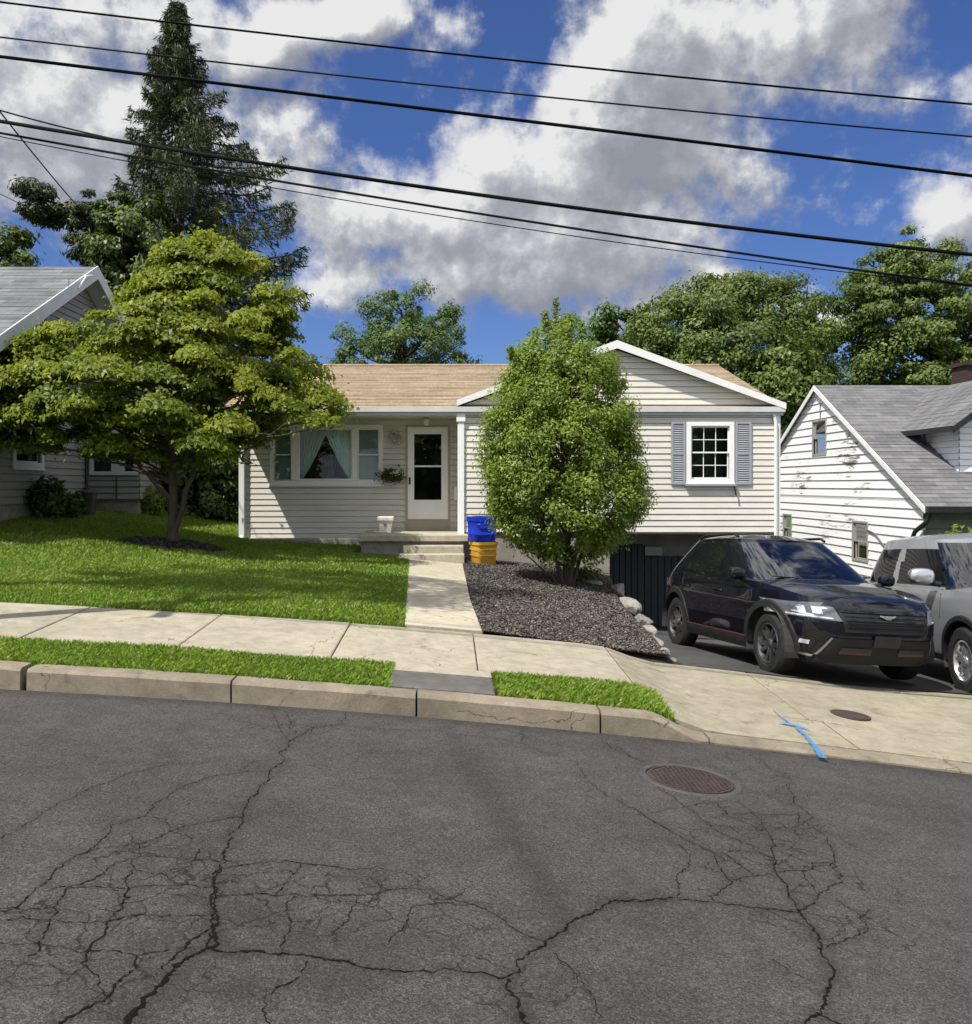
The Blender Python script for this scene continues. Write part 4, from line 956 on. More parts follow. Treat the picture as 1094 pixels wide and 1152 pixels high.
def dogwood():
    Y0 = 17.7; bx = wx(195, Y0); z0 = Tf(bx, Y0) - .05
    Tt = thing('dogwood_tree', 'broad yellow-green layered tree on a mulch ring in the front lawn', 'tree', (bx, Y0, z0 + .05))
    env = [(280, 205, 250), (295, 182, 285), (315, 160, 310), (335, 148, 322), (355, 112, 330), (375, 50, 335), (392, 22, 335), (410, 0, 342), (432, -25, 352), (452, -35, 372), (468, -35, 370), (482, -32, 335), (496, -25, 298), (508, 20, 265), (518, 110, 238)]
    smp = env_sampler(env, Y0, .5)
    Pc, out, r = smp(285, .62)
    zc = Pc[:, 2]
    keep = np.ones(len(Pc), bool); keep &= ~((zc < wz(520, Y0)) & (r > .55) & (Pc[:, 0] > wx(300, Y0)) & (rng.uniform(0, 1, len(Pc)) < .75))
    Pc, out, r = Pc[keep], out[keep], r[keep]
    # hand-set pads for the outline: right tip over the eave, left side, top tufts
    ex = [(368, 452, -1.2), (380, 466, -.9), (358, 440, -1.0), (362, 476, -1.6), (340, 470, -1.6), (325, 458, -1.8), (255, 280, 0), (232, 275, .2), (200, 285, -.2), (280, 295, 0), (158, 330, 0), (40, 385, -.4), (15, 400, 0), (0, 430, -1), (20, 470, -1.4), (60, 495, -1.2), (20, 500, -.6), (120, 505, -1), (230, 500, -2), (260, 480, -2.1), (180, 460, -2.2), (120, 420, -1.9), (90, 455, -2), (220, 400, -1.8), (280, 430, -2), (160, 370, -1.2), (230, 335, -1), (280, 360, -1.3), (330, 400, -1.2), (250, 515, -.8), (215, 522, -.4), (170, 515, -.9)]
    E = np.array([(wx(a, Y0 + d), Y0 + d, wz(b, Y0 + d)) for a, b, d in ex]); c0 = np.array([wx(185, Y0), Y0, 0])
    eo = (E - c0) / 3.2; eo[:, 2] = 0
    Pc = np.concatenate([Pc, E]); out = np.concatenate([out, eo])
    zt, zb = wz(270, Y0), wz(560, Y0)
    rad = rng.uniform(.22, .60, len(Pc)); per = (rng.uniform(.55, 1.35, len(Pc)) * 1650 * rad ** 1.6).astype(int)
    mb = MB()
    trunk = [(bx, Y0, z0), (bx - .02, Y0, z0 + .35), (bx + .0, Y0, z0 + .9), (bx - .02, Y0 + .05, z0 + 1.6), (bx + .05, Y0 + .05, z0 + 2.4), (bx + .1, Y0, z0 + 3.4), (bx + .12, Y0, z0 + 4.6), (bx + .15, Y0, z0 + 5.7)]
    mb.tube(trunk, [.15, .09, .08, .075, .065, .05, .03, .012], 10)
    limb(mb, (bx + .02, Y0, z0 + .25), (bx + .55, Y0 - .2, z0 + 1.9), .055, .04); limb(mb, (bx + .55, Y0 - .2, z0 + 1.9), (bx + 1.6, Y0 - .6, z0 + 3.0), .05, .02)
    limb(mb, (bx - .02, Y0, z0 + .9), (bx - 1.3, Y0 - .3, z0 + 2.3), .06, .03)
    for k in rng.choice(len(Pc), 85, replace=False):
        c = Pc[k]; hz = max(z0 + 1.1, min(c[2] - .25 * abs(c[0] - bx) - .2, z0 + 5.4)); t = np.interp(hz, [p[2] for p in trunk], np.arange(len(trunk)))
        i = int(t); j = min(i + 1, len(trunk) - 1); a = Vector(trunk[i]).lerp(Vector(trunk[j]), t - i)
        limb(mb, a, c - np.array([0, 0, .08]), .022, .006, -.05, n=8, jit=.12)
    mb.build('trunk', BARK, Tt, smooth=60)
    clumps(Pc, out, rad, per, .6, (.065, .115), LF_DOG, 'crown', Tt, up=.75, asp=.62, droop=.25, clump_t=.12, tintf=lambda P: np.zeros(len(P)))
    # ragged leaves on the mulch edge none
dogwood()

def shrub():
    Y0 = 16.6; bx = wx(638, Y0); z0 = Tf(bx, Y0)
    Tt = thing('shrub_tree', 'dense bright green conical shrub growing from the mulch beside the driveway', 'tree', (bx, Y0, z0))
    env = [(352, 616, 640), (365, 606, 652), (385, 592, 670), (405, 577, 686), (430, 562, 700), (460, 548, 714), (490, 542, 718), (520, 538, 724), (548, 540, 728), (572, 552, 728), (596, 566, 712), (612, 582, 695), (624, 600, 672)]
    smp = env_sampler(env, Y0, .95); Pc, out, r = smp(620, .68)
    rad = rng.uniform(.12, .27, len(Pc)); per = (rng.uniform(.8, 1.2, len(Pc)) * 1650 * rad ** 1.5).astype(int)
    mb = MB(); tips = []
    for k in range(5):
        a = k * 1.3; limb(mb, (bx + .08 * math.cos(a), Y0 + .08 * math.sin(a), z0 - .05), (bx + .6 * math.cos(a), Y0 + .6 * math.sin(a), z0 + 1.6), .04, .02)
    limb(mb, (bx, Y0, z0 - .05), (bx - .05, Y0, z0 + 4.4), .075, .012, n=10, jit=.02)
    limb(mb, (bx - .1, Y0 - .1, z0 - .02), (bx - .75, Y0 - .35, z0 + .55), .022, .012)
    for k in rng.choice(len(Pc), 120, replace=False):
        c = Pc[k]; limb(mb, (bx - .02, Y0, max(z0 + .3, c[2] - .8)), c, .016, .005)
    sp = []
    for (px, py0, py1, d) in ((626, 362, 336, 0), (642, 372, 358, .1), (602, 385, 370, .2), (655, 378, 364, -.2), (575, 405, 392, -.3), (612, 370, 354, -.3)):
        a = (wx(px, Y0), Y0 + d, wz(py0, Y0)); b = (wx(px + random.uniform(-3, 3), Y0), Y0 + d, wz(py1, Y0)); mb.tube([a, b], [.012, .004], 5)
        for t in np.linspace(0, .95, 9): sp.append([a[i] + (b[i] - a[i]) * t for i in range(3)])
    mb.build('trunk', BARK, Tt, smooth=60)
    sp = np.array(sp); Pc = np.concatenate([Pc, sp]); out = np.concatenate([out, rng.normal(0, .3, sp.shape)]); rad = np.concatenate([rad, np.full(len(sp), .075)]); per = np.concatenate([per, np.full(len(sp), 16)])
    clumps(Pc, out, rad, per, 1.0, (.045, .085), LF_SHRUB, 'crown', Tt, up=.55, asp=.5, droop=.05, clump_t=.15, dome=False)
shrub()

def spruce():
    Y0 = 32.0; bx = wx(200, Y0); z0 = .5; zt = wz(0, Y0)
    Tt = thing('spruce_tree', 'tall dark spruce towering behind the front lawn tree', 'tree', (bx, Y0, z0))
    mb = MB(); mb.tube([(bx, Y0, z0), (bx, Y0, z0 + 6), (bx + .05, Y0, zt - 3), (bx, Y0, zt)], [.38, .28, .11, .015], 10)
    env = np.array([(2, 4, 4), (30, 14, 12), (60, 26, 24), (100, 38, 38), (140, 50, 64), (180, 66, 98), (215, 56, 112), (250, 64, 120), (300, 78, 128), (360, 84, 142), (420, 95, 150), (480, 90, 140)], float)   # py, left reach, right reach (px)
    Cs, Ax, Nn, Sz = [], [], [], []
    py = 5.0
    while py < 500:
        z = wz(py, Y0); lr = np.interp(py, env[:, 0], env[:, 1]); rr = np.interp(py, env[:, 0], env[:, 2])
        nb = 4 if py < 60 else 5
        a0 = random.uniform(0, 6.28)
        for k in range(nb):
            a = a0 + 2 * math.pi * k / nb + random.gauss(0, .2); side = rr if math.cos(a) > 0 else lr
            L = side * Y0 / F * random.uniform(.75, 1.42) * (1 - .12 * abs(math.sin(a))) + .1
            d = Vector((math.cos(a), math.sin(a), 0)); n = 8; pts = []
            for i in range(n + 1):
                t = i / n; pts.append(Vector((bx, Y0, z)) + d * L * t + Vector((0, 0, -.30 * L * t + .24 * L * t * t * t + random.gauss(0, .03))))
            mb.tube(pts, [max(.012, .02 + .012 * L * (1 - i / n)) for i in range(n + 1)], 5, caps=False)
            ns = int(24 + 66 * L)
            for _ in range(ns):
                t = random.uniform(.10, 1) ** .75; f = t * n; i = min(int(f), n - 1); p = pts[i].lerp(pts[i + 1], f - i)
                wdt = .34 * L ** .6 * (1 - t) ** .6 + .06; s = random.uniform(-1, 1) * wdt; perp = Vector((-d.y, d.x, 0))
                hang = random.uniform(0, 1) ** 1.3 * (.20 + .16 * L ** .5)
                Cs.append(p + perp * s + Vector((0, 0, .03 - hang))); Ax.append(d * random.uniform(.3, 1) + perp * (1 if s > 0 else -1) * random.uniform(0, .9) + Vector((0, 0, -random.uniform(.0, 1.5)))); Sz.append(random.uniform(.16, .34))
        py += 8 + 7 * min(1, py / 150)
    mb.build('trunk', BARKD, Tt, smooth=60)
    Cs = np.array([tuple(c) for c in Cs]); Ax = np.array([tuple(c) for c in Ax]); n = len(Cs)
    P3 = np.concatenate([Cs, Cs + rng.normal(0, .05, Cs.shape), Cs + rng.normal(0, .07, Cs.shape)]); A3 = np.concatenate([Ax, Ax + rng.normal(0, .4, Ax.shape), Ax + rng.normal(0, .5, Ax.shape)]); S3 = np.tile(Sz, 3)
    leaf_obj('crown', P3, rng.normal(0, 1, P3.shape) + np.array([0, 0, .5]), S3, .17, rng.normal(.45, .22, len(P3)), LF_SPR, Tt, axis=A3)
spruce()

def back_tree(name, label, env, Y0, n, rad, per, size, mat, base_px, depth=.7, shell=.6, flat=.75, group=None, nlimb=40, z0=.4, bark=BARKD, tr=.22, asp=.6, up=.7):
    bx = wx(base_px, Y0); Tt = thing(name, label, 'tree', (bx, Y0, z0), group)
    n = int(n * 1.9); smp = env_sampler(env, Y0, depth); Pc, out, r = smp(n, shell); rd = rng.uniform(rad[0] * .4, rad[1] * .85, n); Pc = Pc + rng.normal(0, .22, Pc.shape); pc = (rng.uniform(.7, 1.2, n) * per * 1.9 * (rd / rad[1]) ** 1.5).astype(int) + 8
    zt = wz(env[0][0], Y0); mb = MB(); mb.tube([(bx, Y0, z0 - .2), (bx + .1, Y0, z0 + (zt - z0) * .35), (bx, Y0 + .1, z0 + (zt - z0) * .65), (bx + .1, Y0, zt - .4)], [tr, tr * .75, tr * .45, .03], 8)
    for k in rng.choice(n, min(n, nlimb), replace=False):
        c = Pc[k]; limb(mb, (bx + .05, Y0, max(z0 + (zt - z0) * .2, c[2] - .35 * abs(c[0] - bx) - .6)), c, tr * .28, .02)
    mb.build('trunk', bark, Tt, smooth=60)
    clumps(Pc, out, rd, pc, flat, size, mat, 'crown', Tt, up=up * .6, asp=asp, droop=.1, clump_t=.16, dome=False)
    return Tt
back_tree('locust_tree', 'feathery pale green tree rising behind the tan roof ridge', [(318, 448, 462), (335, 440, 485), (355, 412, 512), (372, 392, 524), (390, 376, 530), (410, 372, 532), (450, 385, 520)], 42, 120, (.35, .8), 190, (.10, .22), LF_LOC, 455, shell=.45, group='trees behind the houses', asp=.45)
back_tree('maple_tree', 'wide dark green tree behind the gable of the ranch house', [(308, 800, 835), (320, 775, 880), (338, 745, 902), (355, 718, 918), (375, 700, 930), (400, 690, 936), (430, 700, 938), (470, 720, 930), (520, 760, 900)], 36, 230, (.45, .95), 330, (.10, .19), LF_BACK, 820, group='trees behind the houses')
back_tree('oak_tree', 'tall dark tree standing behind the white house roof', [(268, 1020, 1052), (285, 985, 1085), (305, 962, 1120), (330, 945, 1145), (360, 938, 1165), (395, 935, 1170), (430, 950, 1160), (470, 970, 1130)], 40, 220, (.5, 1.1), 330, (.11, .20), LF_BACK, 1055, shell=.5, flat=.5, group='trees behind the houses', tr=.3, nlimb=70)
back_tree('maple_tree', 'low green tree between the ranch house gable and shrub tops', [(352, 690, 716), (368, 672, 745), (390, 660, 770), (420, 655, 780), (470, 670, 770)], 40, 90, (.4, .8), 260, (.13, .24), LF_LOC, 715, group='trees behind the houses')
back_tree('yew_tree', 'dark ragged tree reaching left of the spruce over the grey roof', [(212, 30, 60), (226, 22, 95), (242, 40, 150), (258, 80, 168), (275, 95, 175), (300, 105, 185), (340, 110, 190), (420, 110, 200)], 33, 120, (.3, .75), 260, (.16, .32), LF_SPR, 150, shell=.4, group='trees behind the houses', asp=.3, flat=.5)
back_tree('yew_tree', 'olive green tree between the spruce and the grey gable', [(225, 140, 175), (240, 128, 188), (265, 112, 195), (300, 105, 195), (350, 110, 200), (420, 115, 200)], 30.5, 130, (.3, .6), 260, (.12, .22), LF_HEDGE, 155, group='trees behind the houses')
back_tree('maple_tree', 'dark tree top above the grey roof at the frame edge', [(250, -40, 12), (265, -70, 28), (285, -90, 34), (320, -100, 36), (400, -90, 30)], 34, 80, (.4, .8), 260, (.14, .26), LF_BACK, -25, group='trees behind the houses')
back_tree('laurel_bush', 'dark leafy bush filling the gap between the two houses', [(470, 175, 290), (500, 165, 285), (540, 160, 278), (580, 162, 272), (600, 165, 270)], 24.5, 130, (.22, .5), 230, (.09, .16), LF_HEDGE, 235, shell=.5, z0=.7, tr=.1, nlimb=30, depth=.6)
back_tree('laurel_bush', 'tall dark bush behind the ranch house corner downspout', [(420, 200, 300), (470, 190, 300), (530, 200, 295), (590, 205, 285)], 29, 100, (.35, .7), 240, (.10, .2), LF_HEDGE, 245, shell=.5, z0=.6, tr=.12, nlimb=20, depth=.6)
back_tree('maple_tree', 'dark tree glimpsed between the ranch and white houses', [(395, 850, 905), (430, 845, 915), (480, 850, 910), (540, 855, 905)], 33, 60, (.4, .8), 240, (.12, .22), LF_BACK, 880, group='trees behind the houses', z0=0)

def street_tree():
    bx, by = -8.2, 9.3; z0 = Tf(bx, by); Tt = thing('street_tree', 'thin tall street tree on the verge near the utility pole', 'tree', (bx, by, z0))
    n = 64; a = rng.uniform(0, 2 * np.pi, n); r = np.sqrt(rng.uniform(0, 1, n)); Pc = np.stack([bx + 1.9 + 2.6 * r * np.cos(a), by + .4 + 2.0 * r * np.sin(a), z0 + 8.2 + rng.uniform(-.5, 2.0, n)], -1)
    mb = MB(); mb.tube([(bx, by, z0 - .2), (bx + .1, by, z0 + 3), (bx + .4, by + .1, z0 + 6.3), (bx + 1.0, by + .3, z0 + 8.6)], [.17, .14, .10, .03], 9)
    for k in range(n): limb(mb, (bx + .3, by + .1, z0 + 5.8 + .04 * k), Pc[k], .035, .01)
    mb.build('trunk', BARK, Tt, smooth=60); clumps(Pc, rng.normal(0, .3, Pc.shape), rng.uniform(.25, .65, n), 190, .6, (.08, .14), LF_BACK, 'crown', Tt, up=.6)
street_tree()

# ------------------------------------------------------------------ left neighbour
def build_left_house():
    Xg = -8.6
    H = thing('grey_house', 'grey shingled house with steep gable behind the lawn tree', 'house', (-10, 21.5, 1))
    fr = facing_right(Xg); yf, yb, yr = 15.4, 27.7, 21.56; zr = 6.93; p = .5
    zb = 1.5
    win = (18.35, 19.75, 2.22, 3.5)
    mb = MB(); siding(mb, fr, zb, 3.75, lambda z: (yf, yb), .15, .02, openings=[win])
    siding(mb, fr, 3.75, 6.75, lambda z: (yr - (6.8 - z) / p, yr + (6.8 - z) / p), .15, .02)
    siding(mb, front(yf), zb, 3.75, lambda z: (-16, Xg), .15, .02)
    yb2 = 22.1; xb = -7.32; fb = front(yb2); bw = (-8.50, -7.36, 2.12, 3.45)
    siding(mb, fb, zb + .04, 3.8, lambda z: (Xg, xb), .15, .02, openings=[bw]); siding(mb, facing_right(xb), zb + .04, 3.8, lambda z: (yb2, 25.5), .15, .02)
    mb.quad((-16, yb, zb), (Xg, yb, zb), (Xg, yb, 3.8), (-16, yb, 3.8)); mb.build('wall', GREYS, H)
    mb = MB(); mb.box(-16, Xg - .03, yf + .05, yb, .2, zb - .001); mb.box(Xg - .02, xb - .06, yb2 + .06, 25.4, .2, zb + .035); mb.build('foundation', FOUND, H)
    # roof with overhanging gable
    xo = Xg + .47; mb = MB(); ye = 14.6; ze = zr - p * (yr - ye)
    shingles(mb, (-17, ye, ze), (xo, ye, ze), (xo, yr, zr), (-17, yr, zr), 28, .007, .06)
    shingles(mb, (xo, 2 * yr - ye, ze), (-17, 2 * yr - ye, ze), (-17, yr, zr), (xo, yr, zr), 28, .007, .06)
    # a cross gable further left with its own valley
    shingles(mb, (-12.6, 16.5, 4.5), (-12.6, yr, 4.5 + .2), (-14.2, yr, 6.95), (-14.2, 16.5, 6.95), 12, .007, .05)
    shingles(mb, (xb + .25, yb2 - .25, 3.75), (xb + .25, 25.7, 3.75), (Xg, 25.7, 4.25), (Xg, yb2 - .25, 4.25), 8, .007, .05)
    mb.build('roof', DROOF, H)
    mb = MB()
    for (y0, s) in ((ye, 1), (2 * yr - ye, -1)):
        h = .30; mb.prism([(xo + .002, yr, zr + .02), (xo + .002, y0, ze + .02), (xo + .002, y0, ze + .02 - h), (xo + .002, yr, zr + .02 - h)], (.03, 0, 0))
        mb.quad((xo, yr, zr - .1), (xo, y0, ze - .1), (Xg, y0, ze - .1), (Xg, yr, zr - .1))
    mb.build('rake_board', LTRIM, H)
    mb = MB(); mb.tube([(xo + .05, yr - 1.2, zr - .75), (xo + .1, yr - .9, zr - .42), (xo + .1, yr - .55, zr - .32)], .02, 6); mb.build('bracket', WHITE, H)
    double_hung(H, fr, *win, casing=.13, blind=(.4, BLIND), wmat=LTRIM)
    mb = MB(); frame(mb, fb, *bw, .09, -.05, .05); pbox(mb, fb, -7.98, -7.68, -.05, .048, bw[2] + .091, bw[3] - .091); W = mb.build('window', LTRIM, H, bevel=.004)
    mb = MB(); mb.quad(*[fb(u, -.02, z) for u, z in ((bw[0] + .09, bw[2] + .09), (bw[1] - .09, bw[2] + .09), (bw[1] - .09, bw[3] - .09), (bw[0] + .09, bw[3] - .09))]); mb.build('pane', PANE, W)
    recess(fb, bw[0] + .07, bw[1] - .07, bw[2] + .07, bw[3] - .07).build('room_behind', ROOM, W)
    mb = MB(); mb.tube([(-7.86, yb2 - .03, 2.1), (-7.86, yb2 - .03, 1.58)], .018, 6); mb.build('cable', BLACKT, H)
    mb = MB(); mb.tube([(Xg + .05, 22.02, 3.7), (Xg + .05, 22.02, 1.6)], .03, 6); mb.build('downspout', LEAD, H)
build_left_house()

# ------------------------------------------------------------------ right neighbour
def build_white_house():
    Xw = 9.17; yf, yr = 18.0, 23.15; yb = 2 * yr - yf; zr = 4.36; p = .534; ze = zr - p * (yr - yf)
    H = thing('white_house', 'old white clapboard house with peeling paint and grey roof', 'house', (11, 20, -.5))
    fl = facing_left(Xw)
    def yat(px): return Xw * F / (px - CX)
    def wn(pxl, pxr, pyt, pyb):
        y1, y0 = yat(pxl), yat(pxr); ym = (y0 + y1) / 2; return (y0, y1, wz(pyb, ym), wz(pyt, ym))
    ws = [wn(915, 931, 472, 513), wn(960, 978, 586, 632), wn(882, 892, 578, 610)]
    mb = MB(); rnd = [0]
    siding(mb, fl, -2.2, ze, lambda z: (yf, yb), .19, .022, openings=ws); siding(mb, fl, ze, zr - .02, lambda z: (yf + (z - ze) / p, yb - (z - ze) / p), .19, .022, openings=ws)
    mb.build('wall', PEEL, H)
    mb = MB(); siding(mb, front(yf + .2), -2.2, ze - .05, lambda z: (Xw + .02, 21), .19, .02); mb.build('front_wall', GREEN, H); mb = MB(); mb.quad((Xw, yb, -2), (21, yb, -2), (21, yb, ze), (Xw, yb, ze)); mb.build('back_wall', GREEN, H)
    for w in ws:
        W = double_hung(H, fl, *w, casing=.05, blind=(.6, BLIND), proud=.03, wmat=SOFF)
    mb = MB(); x0 = Xw - .10
    shingles(mb, (x0, yf - .25, ze - p * .25), (21, yf - .25, ze - p * .25), (21, yr, zr), (x0, yr, zr), 36, .008, .05)
    shingles(mb, (21, yb + .25, ze - p * .25), (x0, yb + .25, ze - p * .25), (x0, yr, zr), (21, yr, zr), 36, .008, .05)
    Rf = mb.build('roof', GROOF, H)
    mb = MB()
    for s, y0 in ((1, yf - .25), (-1, yb + .25)):
        mb.prism([(x0 - .002, yr, zr - .005), (x0 - .002, y0, ze - p * .25 - .005), (x0 - .002, y0, ze - p * .25 - .12), (x0 - .002, yr, zr - .13)], (-.02, 0, 0))
    mb.build('rake_board', WHITE, H)
    mb = MB(); mb.prism([(x0, yf - .37, ze - .13), (x0, yf - .35, ze - .24), (x0, yf - .26, ze - .24), (x0, yf - .26, ze - .13)], (12, 0, 0)); mb.build('gutter', LEAD, H)
    mb = MB(); mb.tube([(x0 + .1, yf - .3, ze - .2), (x0 + .06, yf - .2, ze - .42), (x0 - .02, yf + .1, ze - .62), (x0 - .03, yf + .22, ze - .8), (x0 - .03, yf + .25, -1.2)], .045, 8); mb.build('downspout', BLACKT, H)
    # dormer
    dx0, dx1, dy, dz = 10.40, 12.9, 19.0, 3.26; zr0 = lambda y: ze + p * (y - yf)
    mb = MB(); pl = facing_left(dx0); ym = (dz - ze) / p + yf
    z = zr0(dy)
    siding(mb, pl, z, dz, lambda q: (dy, max(dy, yf + (q - ze) / p)), .13, .015); siding(mb, front(dy), z, dz, lambda q: (dx0, dx1), .13, .015); siding(mb, front(dy), dz, dz + .9, lambda q: (dx0 + (q - dz) / .72, dx1 - (q - dz) / .72), .13, .015)
    mb.build('dormer', DWHITE, H)
    mb = MB(); xa = (dx0 + dx1) / 2; za = dz + .72 * (xa - dx0); xo = dx0 - .30; zo = dz - .72 * .30
    shingles(mb, (xo, 22.9, zo), (xo, dy - .3, zo), (xa, dy - .3, za + .05), (xa, 22.9, za + .05), 12, .006, .05); shingles(mb, (dx1 + .3, dy - .3, zo), (dx1 + .3, 22.9, zo), (xa, 22.9, za + .05), (xa, dy - .3, za + .05), 12, .012, .05)
    mb.build('dormer_roof', GROOF, H)
    mb = MB()
    for xe in (xo, dx1 + .3): mb.prism([(xa, dy - .33, za + .06), (xe, dy - .33, zo + .02), (xe, dy - .33, zo - .12), (xa, dy - .33, za - .1)], (0, .028, 0))
    mb.box(xo - .06, xo + .0, dy - .34, 21.4, zo - .08, zo + .03); mb.tube([(xo + .02, dy + .9, zo - .06), (xo + .18, dy + 1.15, zo - .25), (dx0 - .04, dy + 1.3, zo - .45), (dx0 - .05, dy + 1.2, zo - .7)], .04, 8)
    mb.build('dormer_trim', BLACKT, H)
    mb = MB(); cx_ = wx(1094, 26); mb.box(cx_ - .30, cx_ + .5, 25.7, 26.5, 2.0, wz(412, 26)); mb.box(cx_ - .36, cx_ + .57, 25.63, 26.57, wz(412, 26) + .001, wz(408, 26)); mb.build('chimney', BRICK, H)
    # loose cable on the gable wall
    mb = MB(); pts = [fl(20.6, .03, .95), fl(20.0, .04, .85), fl(19.4, .05, .55), fl(18.9, .05, .1)]; mb.tube(pts, .014, 6); mb.tube([fl(22.95, .03, 3.9), fl(22.95, .03, 3.45)], .015, 6); pieces(mb, 'cable', METAL, H)
build_white_house()

# ------------------------------------------------------------------ vehicles
def lerp_tab(x, tab): return np.interp(x, [t[0] for t in tab], [t[1] for t in tab])
PAINT_B = simple('black_car_paint', (.004, .004, .009), (.003, .003, .007), 2, .4, coat=.85, spec=.08)
PAINT_S = simple('silver_car_paint', (.26, .27, .29), (.24, .25, .27), 2, .35, metal=.35, coat=.6, fine=(300, .08))
CLAD = simple('matt_black_cladding', (.018, .018, .019), (.013, .013, .014), 8, .6, spec=.25)
RUB = simple('tyre_rubber', (.013, .013, .013), (.009, .009, .009), 10, .8, .3, 120)
RIMB = simple('black_alloy', (.16, .16, .165), (.10, .10, .105), 5, .25, metal=.8, coat=.5)
RIMS = simple('silver_alloy', (.55, .55, .55), (.45, .45, .45), 5, .3, metal=.8)
CGLASS = simple('tinted_side_glass', (.008, .009, .010), (.006, .006, .007), 3, .04, spec=.08)
WSGLASS = glass('windscreen_glass', (.34, .39, .41), .13)
CHROME = simple('chrome', (.75, .75, .76), (.65, .65, .66), 5, .28, metal=1)
LAMPC = simple('lamp_lens', (.52, .54, .58), (.42, .44, .47), 9, .12, coat=1)
LAMPD = simple('lamp_housing', (.12, .125, .14), (.07, .072, .08), 9, .15, coat=1)
CABIN = simple('car_interior', (.05, .05, .05), (.025, .025, .025), 3, .9)
REDT = simple('red_accent', (.12, .035, .025), (.09, .03, .022), 5, .5)
AMB = simple('amber_lens', (.55, .20, .05), (.45, .16, .04), 5, .2, coat=1)
def superell(L, W, n, th):
    c, s = math.cos(th), math.sin(th); return L * math.copysign(abs(c) ** (2 / n), c), W * math.copysign(abs(s) ** (2 / n), s)
def arc_thetas(L1, L2, W, n1, n2, N):
    """angles spaced evenly along a rounded outline (front half n1/L1, rear half n2/L2)"""
    th = np.linspace(-math.pi, math.pi, 6000); pts = np.array([superell(L1 if math.cos(t) >= 0 else L2, W, n1 if math.cos(t) >= 0 else n2, t) for t in th])
    s = np.concatenate([[0], np.cumsum(np.linalg.norm(np.diff(pts, axis=0), axis=1))]); return np.interp(np.linspace(0, s[-1], N, endpoint=False), s, th)
class Car:
    def __init__(c, name, label, cat, P, loc, head, pitch=0, roll=0):
        c.P = P; c.root = thing(name, label, cat, loc)
        a = math.atan2(head[1], head[0]); c.root.rotation_euler = (Matrix.Rotation(a, 3, 'Z') @ Matrix.Rotation(-pitch, 3, 'Y') @ Matrix.Rotation(roll, 3, 'X')).to_euler()
    def body_pt(c, th, z, off=0):
        P = c.P; f = math.cos(th) >= 0
        x, y = superell(lerp_tab(z, P['nose'] if f else P['tail']), lerp_tab(z, P['w']) + off, P['nf'] if f else P['nr'], th)
        return (x + (off if f and abs(math.cos(th)) > .3 else 0), y, z)
    def side(c, x, z, s=-1, off=0):
        P = c.P; f = x >= 0; L = lerp_tab(z, P['nose'] if f else P['tail']); n = P['nf'] if f else P['nr']
        return (x, s * ((lerp_tab(z, P['w'])) * max(0, 1 - min(1, abs(x) / L) ** n) ** (1 / n) + off), z)
    def nosept(c, y, z, off=0):
        P = c.P; L = lerp_tab(z, P['nose']); W = lerp_tab(z, P['w']); n = P['nf']
        return (L * max(0, 1 - min(1, abs(y) / W) ** n) ** (1 / n) + off, y, z)
    def ztop(c, x): return float(lerp_tab(x, c.P['top']))
    def zbot(c, x, y):
        P = c.P; z = float(lerp_tab(x, P['bot']))
        if abs(y) > .5:
            for xa in P['axles']:
                d = abs(x - xa); Ra = P['arch']
                if d < Ra: z = max(z, P['tr'] + math.sqrt(Ra * Ra - d * d))
        return z
    def build_body(c, paint):
        P = c.P; N = 360; rows = 22
        th = arc_thetas(P['nose'][2][1], P['tail'][2][1], P['w'][2][1], P['nf'], P['nr'], N); vs = []
        for t in th:
            x, y, _ = c.body_pt(t, .7); zt = c.ztop(x); zb = c.zbot(x, y)
            for r in range(rows + 1): vs.append(c.body_pt(t, zb + (zt - zb) * (r / rows) ** .95))
        R1 = rows + 1
        fs = [(i * R1 + r, ((i + 1) % N) * R1 + r, ((i + 1) % N) * R1 + r + 1, i * R1 + r + 1) for i in range(N) for r in range(rows)]
        mb = MB(); mb.add(vs, fs)
        # top cap (bonnet and deck)
        K = 14; half = sorted([i for i in range(N) if th[i] >= 0], key=lambda i: th[i]); cap = []
        for i in half:
            x, y, z = vs[i * R1 + rows]
            for k in range(K + 1):
                u = -1 + 2 * k / K; cr = P['crown'] * (1 - u * u) * min(1, max(0, (P['nose'][3][1] - x) / .35 + .25)); 
                cr += P.get('bulge', 0) * math.exp(-((abs(u) - .62) / .10) ** 2) * (1 if .6 < x < P['nose'][3][1] - .15 else 0)
                cap.append((x, y * u, z + cr))
        mb.add(cap, [(i * (K + 1) + k, (i + 1) * (K + 1) + k, (i + 1) * (K + 1) + k + 1, i * (K + 1) + k + 1) for i in range(len(half) - 1) for k in range(K)])
        o = mb.build('body', paint, c.root, local=True, smooth=32)
        mb = MB(); x0, x1 = P['tail'][2][1], P['nose'][2][1]; w = P['w'][2][1]
        mb.box(-x0 + .15, x1 - .25, -w + .28, w - .28, P['bot'][1][1] - .01, P['bot'][1][1] + .35); mb.build('underbody', CLAD, c.root, local=True)
        for xa in P['axles']:
            for s in (-1, 1):
                mb = MB(); Ra = P['arch'] + .01; pts = [(xa + Ra * math.cos(a), P['tr'] + Ra * math.sin(a)) for a in np.linspace(-.25, math.pi + .25, 24)]
                for (p, q) in zip(pts[:-1], pts[1:]): mb.quad((p[0], s * (w - .02), p[1]), (q[0], s * (w - .02), q[1]), (q[0], s * (w - .34), q[1]), (p[0], s * (w - .34), p[1]))
                mb.poly([(p[0], s * (w - .34), p[1]) for p in pts])
                mb.build('wheel_housing', CABIN, c.root, local=True)
        return o
